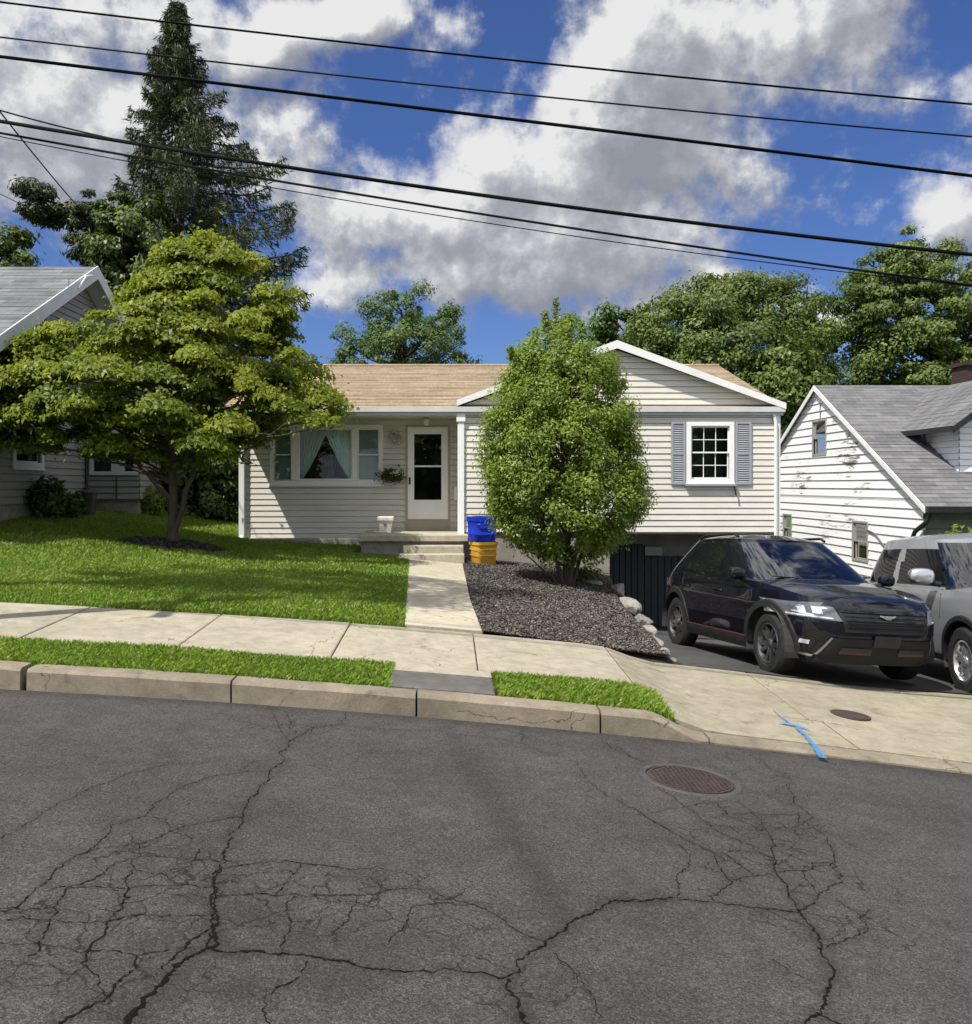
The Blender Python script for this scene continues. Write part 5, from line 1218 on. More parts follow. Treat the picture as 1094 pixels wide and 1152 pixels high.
    def arch_trim(c, mat, width=.075, off=.016):
        P = c.P
        for xa in P['axles']:
            for s in (-1, 1):
                mb = MB(); n = 32; g = []
                a0 = -.06
                for i in range(n + 1):
                    a = a0 + (math.pi - 2 * a0) * i / n
                    for (r, o) in ((P['arch'] - .012, -.05), (P['arch'] - .012, off), (P['arch'] + width * .8, off), (P['arch'] + width, .002)):
                        x, z = xa + r * math.cos(a), P['tr'] + r * math.sin(a); g.append(c.side(x, z, s, o))
                mb.add(g, [(i * 4 + k, (i + 1) * 4 + k, (i + 1) * 4 + k + 1, i * 4 + k + 1) for i in range(n) for k in range(3)])
                mb.build('wheel_arch', mat, c.root, local=True, smooth=35)
    def side_patch(c, name, corners, mat, parent=None, off=.004, nu=14, nv=5, both=True, gh=False, thick=0):
        """corners (x,z): bottom-rear, bottom-front, top-front, top-rear"""
        out = []
        for s in ((-1, 1) if both else (-1,)):
            mb = MB(); g = []
            for j in range(nv + 1):
                v = j / nv
                for i in range(nu + 1):
                    u = i / nu; x = (corners[0][0] * (1 - u) + corners[1][0] * u) * (1 - v) + (corners[3][0] * (1 - u) + corners[2][0] * u) * v; z = (corners[0][1] * (1 - u) + corners[1][1] * u) * (1 - v) + (corners[3][1] * (1 - u) + corners[2][1] * u) * v
                    g.append(c.gh_side(x, z, s, off) if gh else c.side(x, z, s, off))
            mb.add(g, [(j * (nu + 1) + i, j * (nu + 1) + i + 1, (j + 1) * (nu + 1) + i + 1, (j + 1) * (nu + 1) + i) for j in range(nv) for i in range(nu)])
            out.append(mb.build(name, mat, parent or c.root, local=True, smooth=40))
        return out
    def nose_patch(c, name, corners, mat, parent=None, off=.006, nu=18, nv=5, mirror=True, power=1):
        """corners (y,z): bottom-inner, bottom-outer, top-outer, top-inner for y>0"""
        out = []
        for s in ((-1, 1) if mirror else (1,)):
            mb = MB(); g = []
            for j in range(nv + 1):
                v = j / nv
                for i in range(nu + 1):
                    u = i / nu; y = (corners[0][0] * (1 - u) + corners[1][0] * u) * (1 - v) + (corners[3][0] * (1 - u) + corners[2][0] * u) * v; z = (corners[0][1] * (1 - u) + corners[1][1] * u) * (1 - v) + (corners[3][1] * (1 - u) + corners[2][1] * u) * v
                    x, yy, zz = c.nosept(min(abs(y), lerp_tab(z, c.P['w']) * .9985) * (1 if y >= 0 else -1), z, off); g.append((x, yy * s, zz))
            mb.add(g, [(j * (nu + 1) + i, j * (nu + 1) + i + 1, (j + 1) * (nu + 1) + i + 1, (j + 1) * (nu + 1) + i) for j in range(nv) for i in range(nu)])
            pa = parent if parent is not None else c.root
            out.append(mb.build(name, mat, pa[(s + 1) // 2] if isinstance(pa, list) and len(pa) > 1 else (pa[0] if isinstance(pa, list) else pa), local=True, smooth=40))
        return out
    # greenhouse ---------------------------------------------------------
    def gh_par(c, z):
        G = c.P['gh']; v = (z - G['z0']) / (G['z1'] - G['z0']); v = min(max(v, 0), 1.0)
        xf = G['f0'] + (G['f1'] - G['f0']) * v + .05 * math.sin(math.pi * v); xr = G['r0'] + (G['r1'] - G['r0']) * v - .04 * math.sin(math.pi * v); w = G['w0'] + (G['w1'] - G['w0']) * v ** 1.25
        return xf, xr, w
    def gh_pt(c, th, z, off=0):
        xf, xr, w = c.gh_par(z); G = c.P['gh']; xm = (xf + xr) / 2; f = math.cos(th) >= 0
        x, y = superell((xf - xr) / 2 + off, w + off, G['nf'] if f else G['nr'], th); return (xm + x, y, z)
    def gh_side(c, x, z, s, off=0):
        xf, xr, w = c.gh_par(z); G = c.P['gh']; xm, L = (xf + xr) / 2, (xf - xr) / 2; n = G['nf'] if x > xm else G['nr']
        return (x, s * (w * max(0, 1 - min(1, abs(x - xm) / L) ** n) ** (1 / n) + off), z)
    def build_gh(c, paint):
        """pillars and roof as one shell with openings, then the panes"""
        G = c.P['gh']; N = 300; rows = 16; xf, xr, w = c.gh_par((G['z0'] + G['z1']) / 2); L = (xf - xr) / 2
        th = arc_thetas(L, L, w, G['nf'], G['nr'], N); zs = np.linspace(G['z0'], G['z1'], rows + 1)
        vs = [c.gh_pt(t, z) for t in th for z in zs]; ar = G.get('arc', 0); vs = [(x, y, z - ar * ((x + .30) / 1.3) ** 2 * (z - G['z0']) / (G['z1'] - G['z0'])) for x, y, z in vs]; R1 = rows + 1; fs = []; gl = {'windscreen': [], 'side_window': [], 'rear_window': []}
        for i in range(N):
            for r in range(rows):
                f = (i * R1 + r, ((i + 1) % N) * R1 + r, ((i + 1) % N) * R1 + r + 1, i * R1 + r + 1)
                pc = np.mean([vs[k] for k in f], axis=0); v = (pc[2] - G['z0']) / (G['z1'] - G['z0']); xf_, xr_, w_ = c.gh_par(pc[2]); kind = None
                yr_ = abs(pc[1]) / w_
                if .07 < v < .93 and pc[0] > (xf_ + xr_) / 2 and yr_ < G['ws']: kind = 'windscreen'
                elif .22 < v < .88 and pc[0] < (xf_ + xr_) / 2 and yr_ < .80: kind = 'rear_window'
                elif yr_ > .9:
                    for (a0, a1, b0, b1, v0, v1) in G['side']:
                        vv = (v - v0) / (v1 - v0)
                        if 0 < vv < 1 and a0 + (b0 - a0) * vv < pc[0] < a1 + (b1 - a1) * vv: kind = 'side_window'
                if kind: gl[kind].append(f)
                else: fs.append(f)
        mb = MB(); mb.add(vs, fs)
        K = 12; half = sorted([i for i in range(N) if th[i] >= 0], key=lambda i: th[i]); cap = []
        for i in half:
            x, y, z = vs[i * R1 + rows]; t = min(1, (min(xf - x, x - xr) + .9) / 1.3)
            ex = min(1, max(0, min(abs(x - c.gh_par(G['z1'])[0]), abs(x - c.gh_par(G['z1'])[1])) / .35))
            for k in range(K + 1): u = -1 + 2 * k / K; cap.append((x, y * u, z + G['crown'] * (1 - abs(u) ** 2.6) * (.25 + .75 * ex)))
        mb.add(cap, [(i * (K + 1) + k, (i + 1) * (K + 1) + k, (i + 1) * (K + 1) + k + 1, i * (K + 1) + k + 1) for i in range(len(half) - 1) for k in range(K)])
        shell = mb.build('cabin_shell', paint, c.root, local=True, smooth=40)
        for k, ff in gl.items():
            if not ff: continue
            for ff in islands(ff):
                mb = MB(); used = sorted({q for f in ff for q in f}); mp = {q: i for i, q in enumerate(used)}; mb.add([vs[q] for q in used], [tuple(mp[q] for q in f) for f in ff]); mb.build(k, WSGLASS if k == 'windscreen' else CGLASS, c.root, local=True, smooth=60)
        xf0, xr0, w0 = c.gh_par(G['z0']); mb = MB()
        mb.box(xr0 + .15, xf0 - .05, -w0 + .10, w0 - .10, G['z0'] - .16, G['z0'] - .06)
        for yy in (-.37, .37):
            for xs in G['seats']:
                mb.box(xs - .14, xs + .02, yy - .24, yy + .24, G['z0'] - .1, G['z0'] + .26, f=lambda x, y, z: (x - .2 * (z - G['z0']), y, z)); mb.box(xs - .14, xs - .02, yy - .12, yy + .12, G['z0'] + .28, G['z0'] + .44, f=lambda x, y, z: (x - .2 * (z - G['z0']), y, z))
        mb.box(xf0 - .5, xf0 - .12, -w0 + .12, w0 - .12, G['z0'] - .1, G['z0'] + .04); mb.tube([(xf0 - .62, .37 + .18 * math.cos(a), G['z0'] + .06 + .18 * math.sin(a)) for a in np.linspace(0, 6.28, 20)], .016, 6)
        mb.build('cabin_interior', CABIN, c.root, local=True)
        return shell
    def wheel(c, x, y, s, rt, rr, wd, rim_mat, spokes=10, steer=0):
        mb = MB(); pr = [(rr, -wd / 2 + .02), (rr + .02, -wd / 2), (rt - .045, -wd / 2), (rt - .012, -wd / 2 + .025), (rt, -wd / 2 + .05), (rt, wd / 2 - .05), (rt - .012, wd / 2 - .025), (rt - .045, wd / 2), (rr + .02, wd / 2), (rr, wd / 2 - .02)]
        n = 40; vs = []
        for (r, h) in pr:
            for k in range(n): a = 2 * math.pi * k / n; vs.append((x + r * math.cos(a), y + h, rt + r * math.sin(a)))
        m_ = len(pr); mb.add(vs, [(i * n + k, i * n + (k + 1) % n, ((i + 1) % m_) * n + (k + 1) % n, ((i + 1) % m_) * n + k) for i in range(m_) for k in range(n)])
        for i in range(4):       # tread grooves
            pass
        W = mb.build('wheel', RUB, c.root, local=True, smooth=30)
        mb = MB(); yo = y + s * wd / 2
        def ring(r0, r1, h0, h1):
            v = []
            for (r, h) in ((r0, h0), (r1, h1)):
                for k in range(n): a = 2 * math.pi * k / n; v.append((x + r * math.cos(a), yo + s * h, rt + r * math.sin(a)))
            mb.add(v, [(k, (k + 1) % n, n + (k + 1) % n, n + k) for k in range(n)])
        ring(rr + .006, rr - .012, -.012, -.004); ring(rr - .012, rr - .03, -.004, -.05); ring(rr - .03, rr - .045, -.05, -.16); ring(.001, rr - .02, -.13, -.14)
        for k in range(spokes):
            a = 2 * math.pi * k / spokes; sp = (.5 if k % 2 else -.5) * (2 * math.pi / spokes) * .32; a2 = a + sp
            d0 = Vector((math.cos(a), 0, math.sin(a))); d1 = Vector((math.cos(a2), 0, math.sin(a2))); pp = Vector((-math.sin(a2), 0, math.cos(a2)))
            c0 = Vector((x, yo - s * .035, rt)) + d0 * .05; c1 = Vector((x, yo - s * .022, rt)) + d1 * (rr - .02); w0, w1 = .026, .018
            f0 = [c0 + pp * w0, c1 + pp * w1, c1 - pp * w1, c0 - pp * w0]; mb.prism([tuple(q) for q in f0], (0, -s * .045, 0))
        v = []
        for (r, h) in ((.001, -.012), (.045, -.014), (.062, -.03), (.07, -.07)):
            for k in range(n): a = 2 * math.pi * k / n; v.append((x + r * math.cos(a), yo + s * h, rt + r * math.sin(a)))
        mb.add(v, [(i * n + k, i * n + (k + 1) % n, (i + 1) * n + (k + 1) % n, (i + 1) * n + k) for i in range(3) for k in range(n)])
        mb.build('rim', rim_mat, W, local=True, smooth=35)
    def mirror(c, x, z, mat, yo, hs=(.11, .10, .075)):
        for s in (-1, 1):
            mb = MB(); nu, nv = 18, 10; g = []
            for j in range(nv + 1):
                b = math.pi * j / nv
                for i in range(nu):
                    a = 2 * math.pi * i / nu; g.append((x + hs[0] * .6 * math.copysign(abs(math.sin(b) * math.cos(a)) ** .7, math.cos(a)), s * yo + s * hs[1] * math.copysign(abs(math.cos(b)) ** .6, math.cos(b)), z + hs[2] * math.copysign(abs(math.sin(b) * math.sin(a)) ** .7, math.sin(a))))
            mb.add(g, [(j * nu + i, j * nu + (i + 1) % nu, (j + 1) * nu + (i + 1) % nu, (j + 1) * nu + i) for j in range(nv) for i in range(nu)])
            Mr = mb.build('wing_mirror', mat, c.root, local=True, smooth=60)
            mb = MB(); mb.tube([(x + .01, s * (yo - .22), z - .10), (x, s * (yo - .05), z - .055)], [.035, .03], 8); mb.build('mirror_arm', CLAD, Mr, local=True)
    def seam(c, pts, gh=False, r=.0035):
        mb = MB()
        for s in (-1, 1): mb.tube([c.side(x, z, s, .001) for x, z in pts], r, 4)
        return mb

def build_suv():
    ax = 1.31; tr = .365
    P = dict(axles=(ax, -ax), tr=tr, arch=.435, nf=4.0, nr=4.4, crown=.06, bulge=.012,
             nose=[(.20, 2.02), (.34, 2.15), (.55, 2.215), (.72, 2.22), (.84, 2.16), (.92, 2.08), (1.1, 1.9)], tail=[(.25, 2.12), (.45, 2.24), (.6, 2.26), (.9, 2.23), (1.1, 2.14)],
             w=[(.24, .865), (.34, .905), (.60, .94), (.84, .94), (.98, .92), (1.06, .885), (1.12, .85)],
             top=[(-2.3, 1.06), (-1.4, 1.09), (0, 1.055), (.75, 1.065), (1.15, 1.06), (1.6, 1.02), (1.95, .96), (2.25, .895)], bot=[(-2.3, .36), (-1.0, .27), (1.0, .27), (2.0, .235), (2.3, .26)],
             gh=dict(z0=1.02, z1=1.575, f0=1.12, f1=.10, r0=-2.14, r1=-1.46, w0=.87, w1=.645, nf=4.6, nr=4.6, ws=.915, crown=.075, arc=.06, seats=(-.05, -.95),
                     side=[(-.03, .88, -.03, .20, .17, .87), (-1.02, -.13, -1.00, -.13, .17, .87), (-1.66, -1.12, -1.26, -1.09, .24, .80)]))
    fw, rw = Vector((wx(857, 10.8), 10.8)), Vector((wx(757, 13.35), 13.35)); h = (fw - rw).normalized(); left = Vector((-h.y, h.x)); mid = (fw + rw) / 2 + left * .91 + h * .05
    zf, zr_ = Tf(*(fw + left * .88)), Tf(*(rw + left * .88)); 
    fR, fL = Tf(*fw), Tf(*(fw + left * 1.7))
    c = Car('parked_suv', 'black crossover SUV parked nose out on the driveway', 'car', P, (mid.x, mid.y, (zf + zr_) / 2 + .012), h, pitch=math.atan2(zf - zr_, (fw - rw).length), roll=math.atan2(fL - fR, 1.75) * .6)
    c.build_body(PAINT_B); c.build_gh(PAINT_B); c.arch_trim(CLAD)
    for s in (-1, 1):
        for x in (ax, -ax): c.wheel(x, s * .78, s, tr, .235, .225, RIMB, 10)
    c.side_patch('side_sill', [(-.86, .26), (.86, .26), (.86, .40), (-.86, .40)], CLAD, off=.022)
    c.side_patch('sill_accent', [(-.84, .40), (.84, .40), (.84, .415), (-.84, .415)], REDT, off=.02)
    # front end
    c.nose_patch('grille', [(-.47, .60), (.47, .60), (.53, .83), (-.53, .83)], CLAD, off=.010, mirror=False, nu=30)
    for z in (.645, .685, .725, .765): c.nose_patch('grille_bar', [(-.43 - (z - .6) * .3, z), (.43 + (z - .6) * .3, z), (.433 + (z - .6) * .3, z + .012), (-.433 - (z - .6) * .3, z + .012)], PAINT_B, off=.018, mirror=False, nu=30, nv=1)
    c.nose_patch('grille_trim', [(-.505, .81), (.505, .81), (.512, .83), (-.512, .83)], PAINT_B, off=.024, mirror=False, nu=30, nv=1)
    # winged badge
    mb = MB(); xb = c.nosept(0, .755, .028)[0]
    def wing(s): return [(xb - .004, s * .02, .755), (xb - .012, s * .095, .782), (xb - .012, s * .085, .795), (xb, s * .02, .785)]
    for s in (-1, 1): mb.prism([tuple(p) for p in wing(s)], (.012, 0, 0))
    mb.lathe([(.001, -.0), (.03, .0), (.034, .008), (.02, .014), (.001, .016)], (xb, 0, .77), axis='y', n=16)
    mb = MB()
    for s in (-1, 1): mb.prism([tuple(p) for p in wing(s)], (.014, 0, 0))
    mb.box(xb - .002, xb + .014, -.03, .03, .752, .79); mb.build('badge', CHROME, c.root, local=True, bevel=.004)
    hl = c.nose_patch('headlight', [(.50, .71), (.915, .735), (.915, .885), (.56, .855)], LAMPD, off=.010, nu=28, nv=8)
    c.nose_patch('daylight_strip', [(.58, .728), (.905, .745), (.907, .762), (.585, .744)], LAMPC, off=.016, parent=hl, nu=20, nv=2); c.nose_patch('daylight_strip', [(.892, .766), (.910, .766), (.910, .875), (.894, .868)], LAMPC, off=.016, parent=hl, nu=4, nv=6)
    for y_ in (.69, .80): c.nose_patch('lamp_reflector', [(y_ - .034, .772), (y_ + .038, .776), (y_ + .042, .852), (y_ - .028, .848)], LAMPC, off=.016, parent=hl, nu=6, nv=4)
    sl = c.side_patch('headlight', [(1.70, .80), (2.0, .735), (2.0, .895), (1.64, .88)], LAMPD, off=.006, nu=12)
    c.side_patch('daylight_strip', [(1.78, .775), (1.99, .745), (1.99, .765), (1.76, .795)], LAMPC, off=.011, nu=12, nv=2)
    lb = c.nose_patch('lower_bumper', [(-.70, .245), (.70, .245), (.60, .53), (-.60, .53)], CLAD, off=.014, mirror=False, nu=30)
    c.nose_patch('air_slot', [(.16, .36), (.50, .36), (.48, .43), (.16, .43)], REDT, off=.020, parent=lb, nu=10, nv=2); c.nose_patch('air_slot', [(.16, .385), (.49, .385), (.48, .43), (.16, .43)], CABIN, off=.025, parent=lb, nu=10, nv=2)
    c.nose_patch('bumper_trim', [(.69, .30), (.84, .32), (.84, .345), (.685, .325)], CHROME, off=.014, nu=10, nv=1); c.nose_patch('bumper_trim', [(.665, .33), (.69, .33), (.595, .53), (.575, .53)], METAL, off=.02, nu=2, nv=6)
    c.nose_patch('fog_light', [(.70, .42), (.82, .43), (.815, .51), (.70, .51)], CLAD, off=.010, nu=8); c.nose_patch('fog_lens', [(.735, .435), (.79, .44), (.79, .485), (.735, .48)], LAMPC, off=.016, nu=5, nv=2)
    c.nose_patch('number_plate', [(-.155, .45), (.155, .45), (.155, .575), (-.155, .575)], BLACKT, off=.03, mirror=False, nu=6)
    # side details
    for n_, pts in (('door_seam', [(-.08, .42), (-.08, .7), (-.08, 1.05)]), ('door_seam', [(.86, .42), (.90, .7), (.86, 1.04)]), ('door_seam', [(-1.02, .85), (-1.08, .98), (-1.10, 1.08)])): pieces(c.seam(pts), n_, CABIN, c.root, local=True)
    mb = MB()
    for s in (-1, 1):
        for x in (.10, -.92): mb.tube([c.side(x - .10, .90, s, .004), c.side(x - .09, .905, s, .03), c.side(x + .08, .905, s, .03), c.side(x + .10, .90, s, .004)], .014, 6)
    pieces(mb, 'door_handle', PAINT_B, c.root, local=True, smooth=50)
    c.mirror(.72, 1.14, PAINT_B, 1.0)
    mb = MB()
    for s in (-1, 1): mb.tube([(-.05, s * .61, 1.60), (-.15, s * .615, 1.635), (-1.05, s * .60, 1.61), (-1.25, s * .595, 1.555)], .018, 6)
    pieces(mb, 'roof_rail', CLAD, c.root, local=True, smooth=50)
    mb = MB()
    for y0, y1 in ((.55, -.10), (-.12, -.62)): mb.tube([(1.02, y0, 1.085), (.93, (y0 + y1) / 2, 1.125), (.90, y1, 1.13)], .008, 5)
    pieces(mb, 'wiper', CLAD, c.root, local=True)
    mb = MB(); mb.box(.0 - .035, .035, -.11, .11, 1.50, 1.56, f=lambda x, y, z: (x + .05, y, z)); mb.build('rear_view_mirror', CABIN, c.root, local=True)
    c.side_patch('tail_lamp', [(-2.08, .90), (-1.80, .94), (-1.85, 1.05), (-2.08, 1.06)], REDT, off=.006, nu=8)
build_suv()

def build_truck():
    tr = .40; P = dict(axles=(1.62, -1.62), tr=tr, arch=.47, nf=5.5, nr=9, crown=.05, bulge=.02,
             nose=[(.30, 2.42), (.45, 2.5), (.7, 2.52), (1.0, 2.48), (1.2, 2.42)], tail=[(.3, 2.70), (.5, 2.72), (.7, 2.72), (1.0, 2.72), (1.2, 2.72)],
             w=[(.32, .88), (.45, .92), (.70, .945), (.95, .945), (1.10, .93), (1.26, .89)],
             top=[(-2.9, 1.24), (-1.7, 1.24), (-1.6, 1.20), (.9, 1.17), (1.4, 1.20), (2.0, 1.17), (2.5, 1.08)], bot=[(-2.9, .5), (-1.0, .36), (1.0, .36), (2.2, .34), (2.6, .36)],
             gh=dict(z0=1.14, z1=1.82, f0=1.38, f1=.58, r0=-1.70, r1=-1.36, w0=.89, w1=.68, nf=5, nr=7, ws=.93, crown=.08, arc=.03, seats=(.05, -.95),
                     side=[(-.32, 1.0, -.32, .54, .14, .80), (-1.34, -.50, -1.20, -.50, .14, .80)]))
    fw = Vector((wx(1086, 10.6), 10.6)); h = Vector((-.075, -1)).normalized(); left = Vector((-h.y, h.x)); mid = fw + left * .92 - h * 1.62
    fa, ra = mid + h * 1.62, mid - h * 1.62; zf, zr_ = Tf(*fa), Tf(*ra)
    c = Car('pickup_truck', 'silver pickup truck parked beside the black SUV', 'truck', P, (mid.x, mid.y, (zf + zr_) / 2 + .0), h, pitch=math.atan2(zf - zr_, 3.24))
    c.build_body(PAINT_S); c.build_gh(PAINT_S); c.arch_trim(CLAD, .05, .02)
    for s in (-1, 1):
        for x in (1.62, -1.62): c.wheel(x, s * .81, s, tr, .235, .25, RIMS, 12)
    for pts in ([(-.41, .42), (-.41, .8), (-.41, 1.15)], [(1.10, .86), (1.12, 1.0), (1.10, 1.15)], [(-1.44, .85), (-1.46, 1.1)], [(-1.69, .4), (-1.69, 1.15)]): pieces(c.seam(pts, r=.006), 'door_seam', CABIN, c.root, local=True)
    mb = MB()
    for s in (-1, 1):
        for x in (-.22, -1.28): mb.tube([c.side(x - .11, 1.03, s, .004), c.side(x - .09, 1.035, s, .035), c.side(x + .08, 1.035, s, .035), c.side(x + .10, 1.03, s, .004)], .017, 6)
    pieces(mb, 'door_handle', CHROME, c.root, local=True, smooth=50)
    c.mirror(1.0, 1.35, CHROME, 1.10, (.14, .15, .10))
    c.side_patch('side_sill', [(-1.1, .35), (1.1, .35), (1.1, .43), (-1.1, .43)], CLAD, off=.012)
    g = c.nose_patch('grille', [(-.62, .62), (.62, .62), (.62, 1.0), (-.62, 1.0)], CLAD, off=.01, mirror=False); c.nose_patch('headlight', [(.64, .78), (.88, .80), (.88, .98), (.64, .98)], LAMPC, off=.01)
    c.nose_patch('bumper', [(-.9, .38), (.9, .38), (.9, .58), (-.9, .58)], CHROME, off=.03, mirror=False, nu=30)
    mb = MB(); mb.box(-2.66, -1.74, -.80, .80, 1.25, 1.27); mb.build('bed_cover', CLAD, c.root, local=True)
build_truck()

# ------------------------------------------------------------------ small things
def rock(name, label, x, y, sx, sy, sz, mat, seed, z=None, group='rocks edging the mulch bed'):
    sx, sy, sz = sx * .86, sy * .86, sz * .84
    r_ = np.random.default_rng(seed); nu, nv = 30, 20; V = []; dirs = r_.normal(0, 1, (14, 3)); dirs /= np.linalg.norm(dirs, axis=1, keepdims=True); lim = r_.uniform(.50, .90, 14)
    z = Tf(x, y) if z is None else z
    for j in range(nv + 1):
        b = math.pi * j / nv
        for i in range(nu):
            a = 2 * math.pi * i / nu; d = np.array([math.sin(b) * math.cos(a), math.sin(b) * math.sin(a), math.cos(b)]); r = 1.0
            for q, l in zip(dirs, lim):
                k = d @ q
                if k > 1e-3: r = min(r, l / k)
            r *= 1 + .03 * math.sin(9 * a + seed) * math.sin(7 * b); V.append((x + d[0] * r * sx, y + d[1] * r * sy, z + d[2] * r * sz + sz * .45))
    mb = MB(); mb.add(V, [(j * nu + i, j * nu + (i + 1) % nu, (j + 1) * nu + (i + 1) % nu, (j + 1) * nu + i) for j in range(nv) for i in range(nu)])
    o = mb.build(name, mat, loc=(x, y, z), smooth=28); tag(o, label, 'rock', group); return o
rock('edging_rock', 'white squarish boulder at the garage corner, topmost of the rock edging', wx(694, 17.0), 17.0, .24, .24, .27, ROCK, 3, z=-.16)
rock('edging_rock', 'long pale sloping boulder below the white squarish one', wx(706, 15.4), 15.4, .26, .62, .19, ROCK, 5, z=-.20)
rock('edging_rock', 'buff flat boulder halfway down the rock edging', wx(722, 14.0), 14.0, .18, .48, .14, ROCKD, 8, z=-.20)
rock('edging_rock', 'pale wedge rock beside the rear tyre of the SUV', wx(730, 13.0), 13.0, .15, .42, .12, ROCK, 12, z=-.20)
rock('edging_rock', 'narrow grey stone lying along the driveway edge', wx(735, 11.9), 11.9, .14, .46, .12, ROCKD, 17, z=-.16)
rock('edging_rock', 'small white stone at the sidewalk end of the edging', wx(744, 10.75), 10.75, .15, .17, .10, ROCK, 21, z=-.09)
rock('edging_rock', 'tiny grey stone next to the small white one', wx(757, 10.72), 10.72, .09, .10, .07, ROCKD, 25, z=-.15)
rock('edging_rock', 'dark grey rock among the weeds under the shrub', wx(664, 17.2), 17.2, .28, .2, .14, ROCKD, 31, z=.0)
rock('edging_rock', 'low brown rock behind the shrub trunk', wx(610, 18.2), 18.2, .30, .2, .13, ROCKD, 33, z=.16)

def bins():
    x0, x1, y0, y1 = wx(529, 18.6), wx(560, 18.6), 18.45, 18.95; zg = float(bed((x0 + x1) / 2, 18.6)) - .0; xm, ym = (x0 + x1) / 2, (y0 + y1) / 2; hw, hd = (x1 - x0) / 2, .25
    T1 = thing('recycling_tub', 'orange plastic tub standing on the mulch by the steps', 'bin', (xm, ym, zg)); h = .46
    def ro(poly_s, z, n=6):
        out = []
        for k in range(40):
            a = 2 * math.pi * k / 40; x, y = superell(hw * poly_s, hd * poly_s, n, a); ca, sa = math.cos(.42), math.sin(.42); out.append((xm + x * ca - y * sa, ym + x * sa + y * ca, zg + z))
        return out
    mb = MB(); lv = [(.78, 0), (.80, .01), (.90, h - .06), (.99, h - .055), (1.0, h), (.94, h), (.92, h - .05), (.78, .03)]; vs = [p for s, z in lv for p in ro(s * .92, z)]
    mb.add(vs, [(i * 40 + k, i * 40 + (k + 1) % 40, (i + 1) * 40 + (k + 1) % 40, (i + 1) * 40 + k) for i in range(len(lv) - 1) for k in range(40)] + [tuple(range(40))[::-1], tuple((len(lv) - 1) * 40 + k for k in range(40))])
    mb.build('tub', ORNG, T1, smooth=40)
    mb = MB()
    for z in (.20, .32):
        pts = ro(.80 + .12 * z / h + .008, z)
        mb = MB(); mb.tube(pts + pts[:1], .005, 5); mb.build('rib', ORNG, T1)
    T2 = thing('recycling_tub', 'blue plastic tub resting on top of the orange one', 'bin', (xm - .03, ym + .05, zg + h)); h2 = .50; ym += .06; xm -= .03; zg0 = zg; zg = zg0 + h + .002
    def rb(s, z, n=4.5):
        out = []
        for k in range(48):
            a = 2 * math.pi * k / 48; x, y = superell(.30 * s, .24 * s, n, a); out.append((xm + x, ym + y, zg + z + .006 * math.sin(5 * a)))
        return out
    mb = MB(); lv = [(.86, 0), (.88, .01), (.93, .14), (.95, .145), (.95, .17), (.94, .175), (.985, h2 - .09), (1.04, h2 - .085), (1.04, h2), (.99, h2), (.97, h2 - .06), (.9, .06)]; vs = [p for s, z in lv for p in rb(s, z)]
    mb.add(vs, [(i * 48 + k, i * 48 + (k + 1) % 48, (i + 1) * 48 + (k + 1) % 48, (i + 1) * 48 + k) for i in range(len(lv) - 1) for k in range(48)] + [tuple(range(48))[::-1], tuple((len(lv) - 1) * 48 + k for k in range(48))])
    mb.build('tub', BLUEB, T2, smooth=40)
    mb = MB(); mb.tube([(xm - .10, ym - .245, zg + .36), (xm - .09, ym - .275, zg + .35), (xm + .09, ym - .275, zg + .35), (xm + .10, ym - .245, zg + .36)], .014, 8); mb.build('handle', BLUEB, T2, smooth=50)
bins()
def planter():
    x, y, z = wx(434, 20.3), 20.3, .86; T1 = thing('flower_pot', 'cream square planter standing on the porch slab', 'planter', (x, y, z)); hw = .155
    def sq(s, h, w=hw): return [(x + a * w * s, y + b * w * s, z + h) for a, b in ((-1, -1), (1, -1), (1, 1), (-1, 1))]
    lv = [(.80, 0), (.95, .25), (1.12, .255), (1.15, .34), (1.02, .34), (.98, .30)]; vs = [p for s, h in lv for p in sq(s, h)]
    mb = MB(); mb.add(vs, [(i * 4 + k, i * 4 + (k + 1) % 4, (i + 1) * 4 + (k + 1) % 4, (i + 1) * 4 + k) for i in range(len(lv) - 1) for k in range(4)] + [(3, 2, 1, 0)]); mb.build('pot', PLANT, T1, bevel=.008)
    mb = MB(); mb.add(sq(.98, .30), [(0, 1, 2, 3)]); mb.build('soil', MULCHM, T1)
    mb = MB(); mb.lathe([(.001, -.006), (.035, -.006), (.03, -.016), (.001, -.018)], (x, y - hw * .92, z + .17), axis='y', n=14); mb.build('rosette', FOUND, T1)
planter()
def wreath():
    x, y, z = wx(445, YW), YW - .06, wz(493, YW); T1 = thing('door_wreath', 'small pale wreath hung on the siding left of the door', 'wreath', (x, y, z))
    mb = MB(); mb.tube([(x + .10 * math.cos(a), y, z + .10 * math.sin(a)) for a in np.linspace(0, 2 * math.pi, 24)], .022, 8); mb.build('ring', BARK, T1)
    n = 260; a = rng.uniform(0, 2 * np.pi, n); r = .10 + rng.normal(0, .025, n); Pp = np.stack([x + r * np.cos(a), y - .02 - rng.uniform(0, .03, n), z + r * np.sin(a)], -1)
    leaf_obj('blossom', Pp, rng.normal(0, .6, (n, 3)) + np.array([0, -1, 0]), rng.uniform(.03, .06, n), .6, rng.uniform(.4, 1, n), foliage('pale_blossom', [(0, (.2, .22, .14)), (.5, (.5, .46, .40)), (1, (.72, .70, .66))], .1), T1)
wreath()
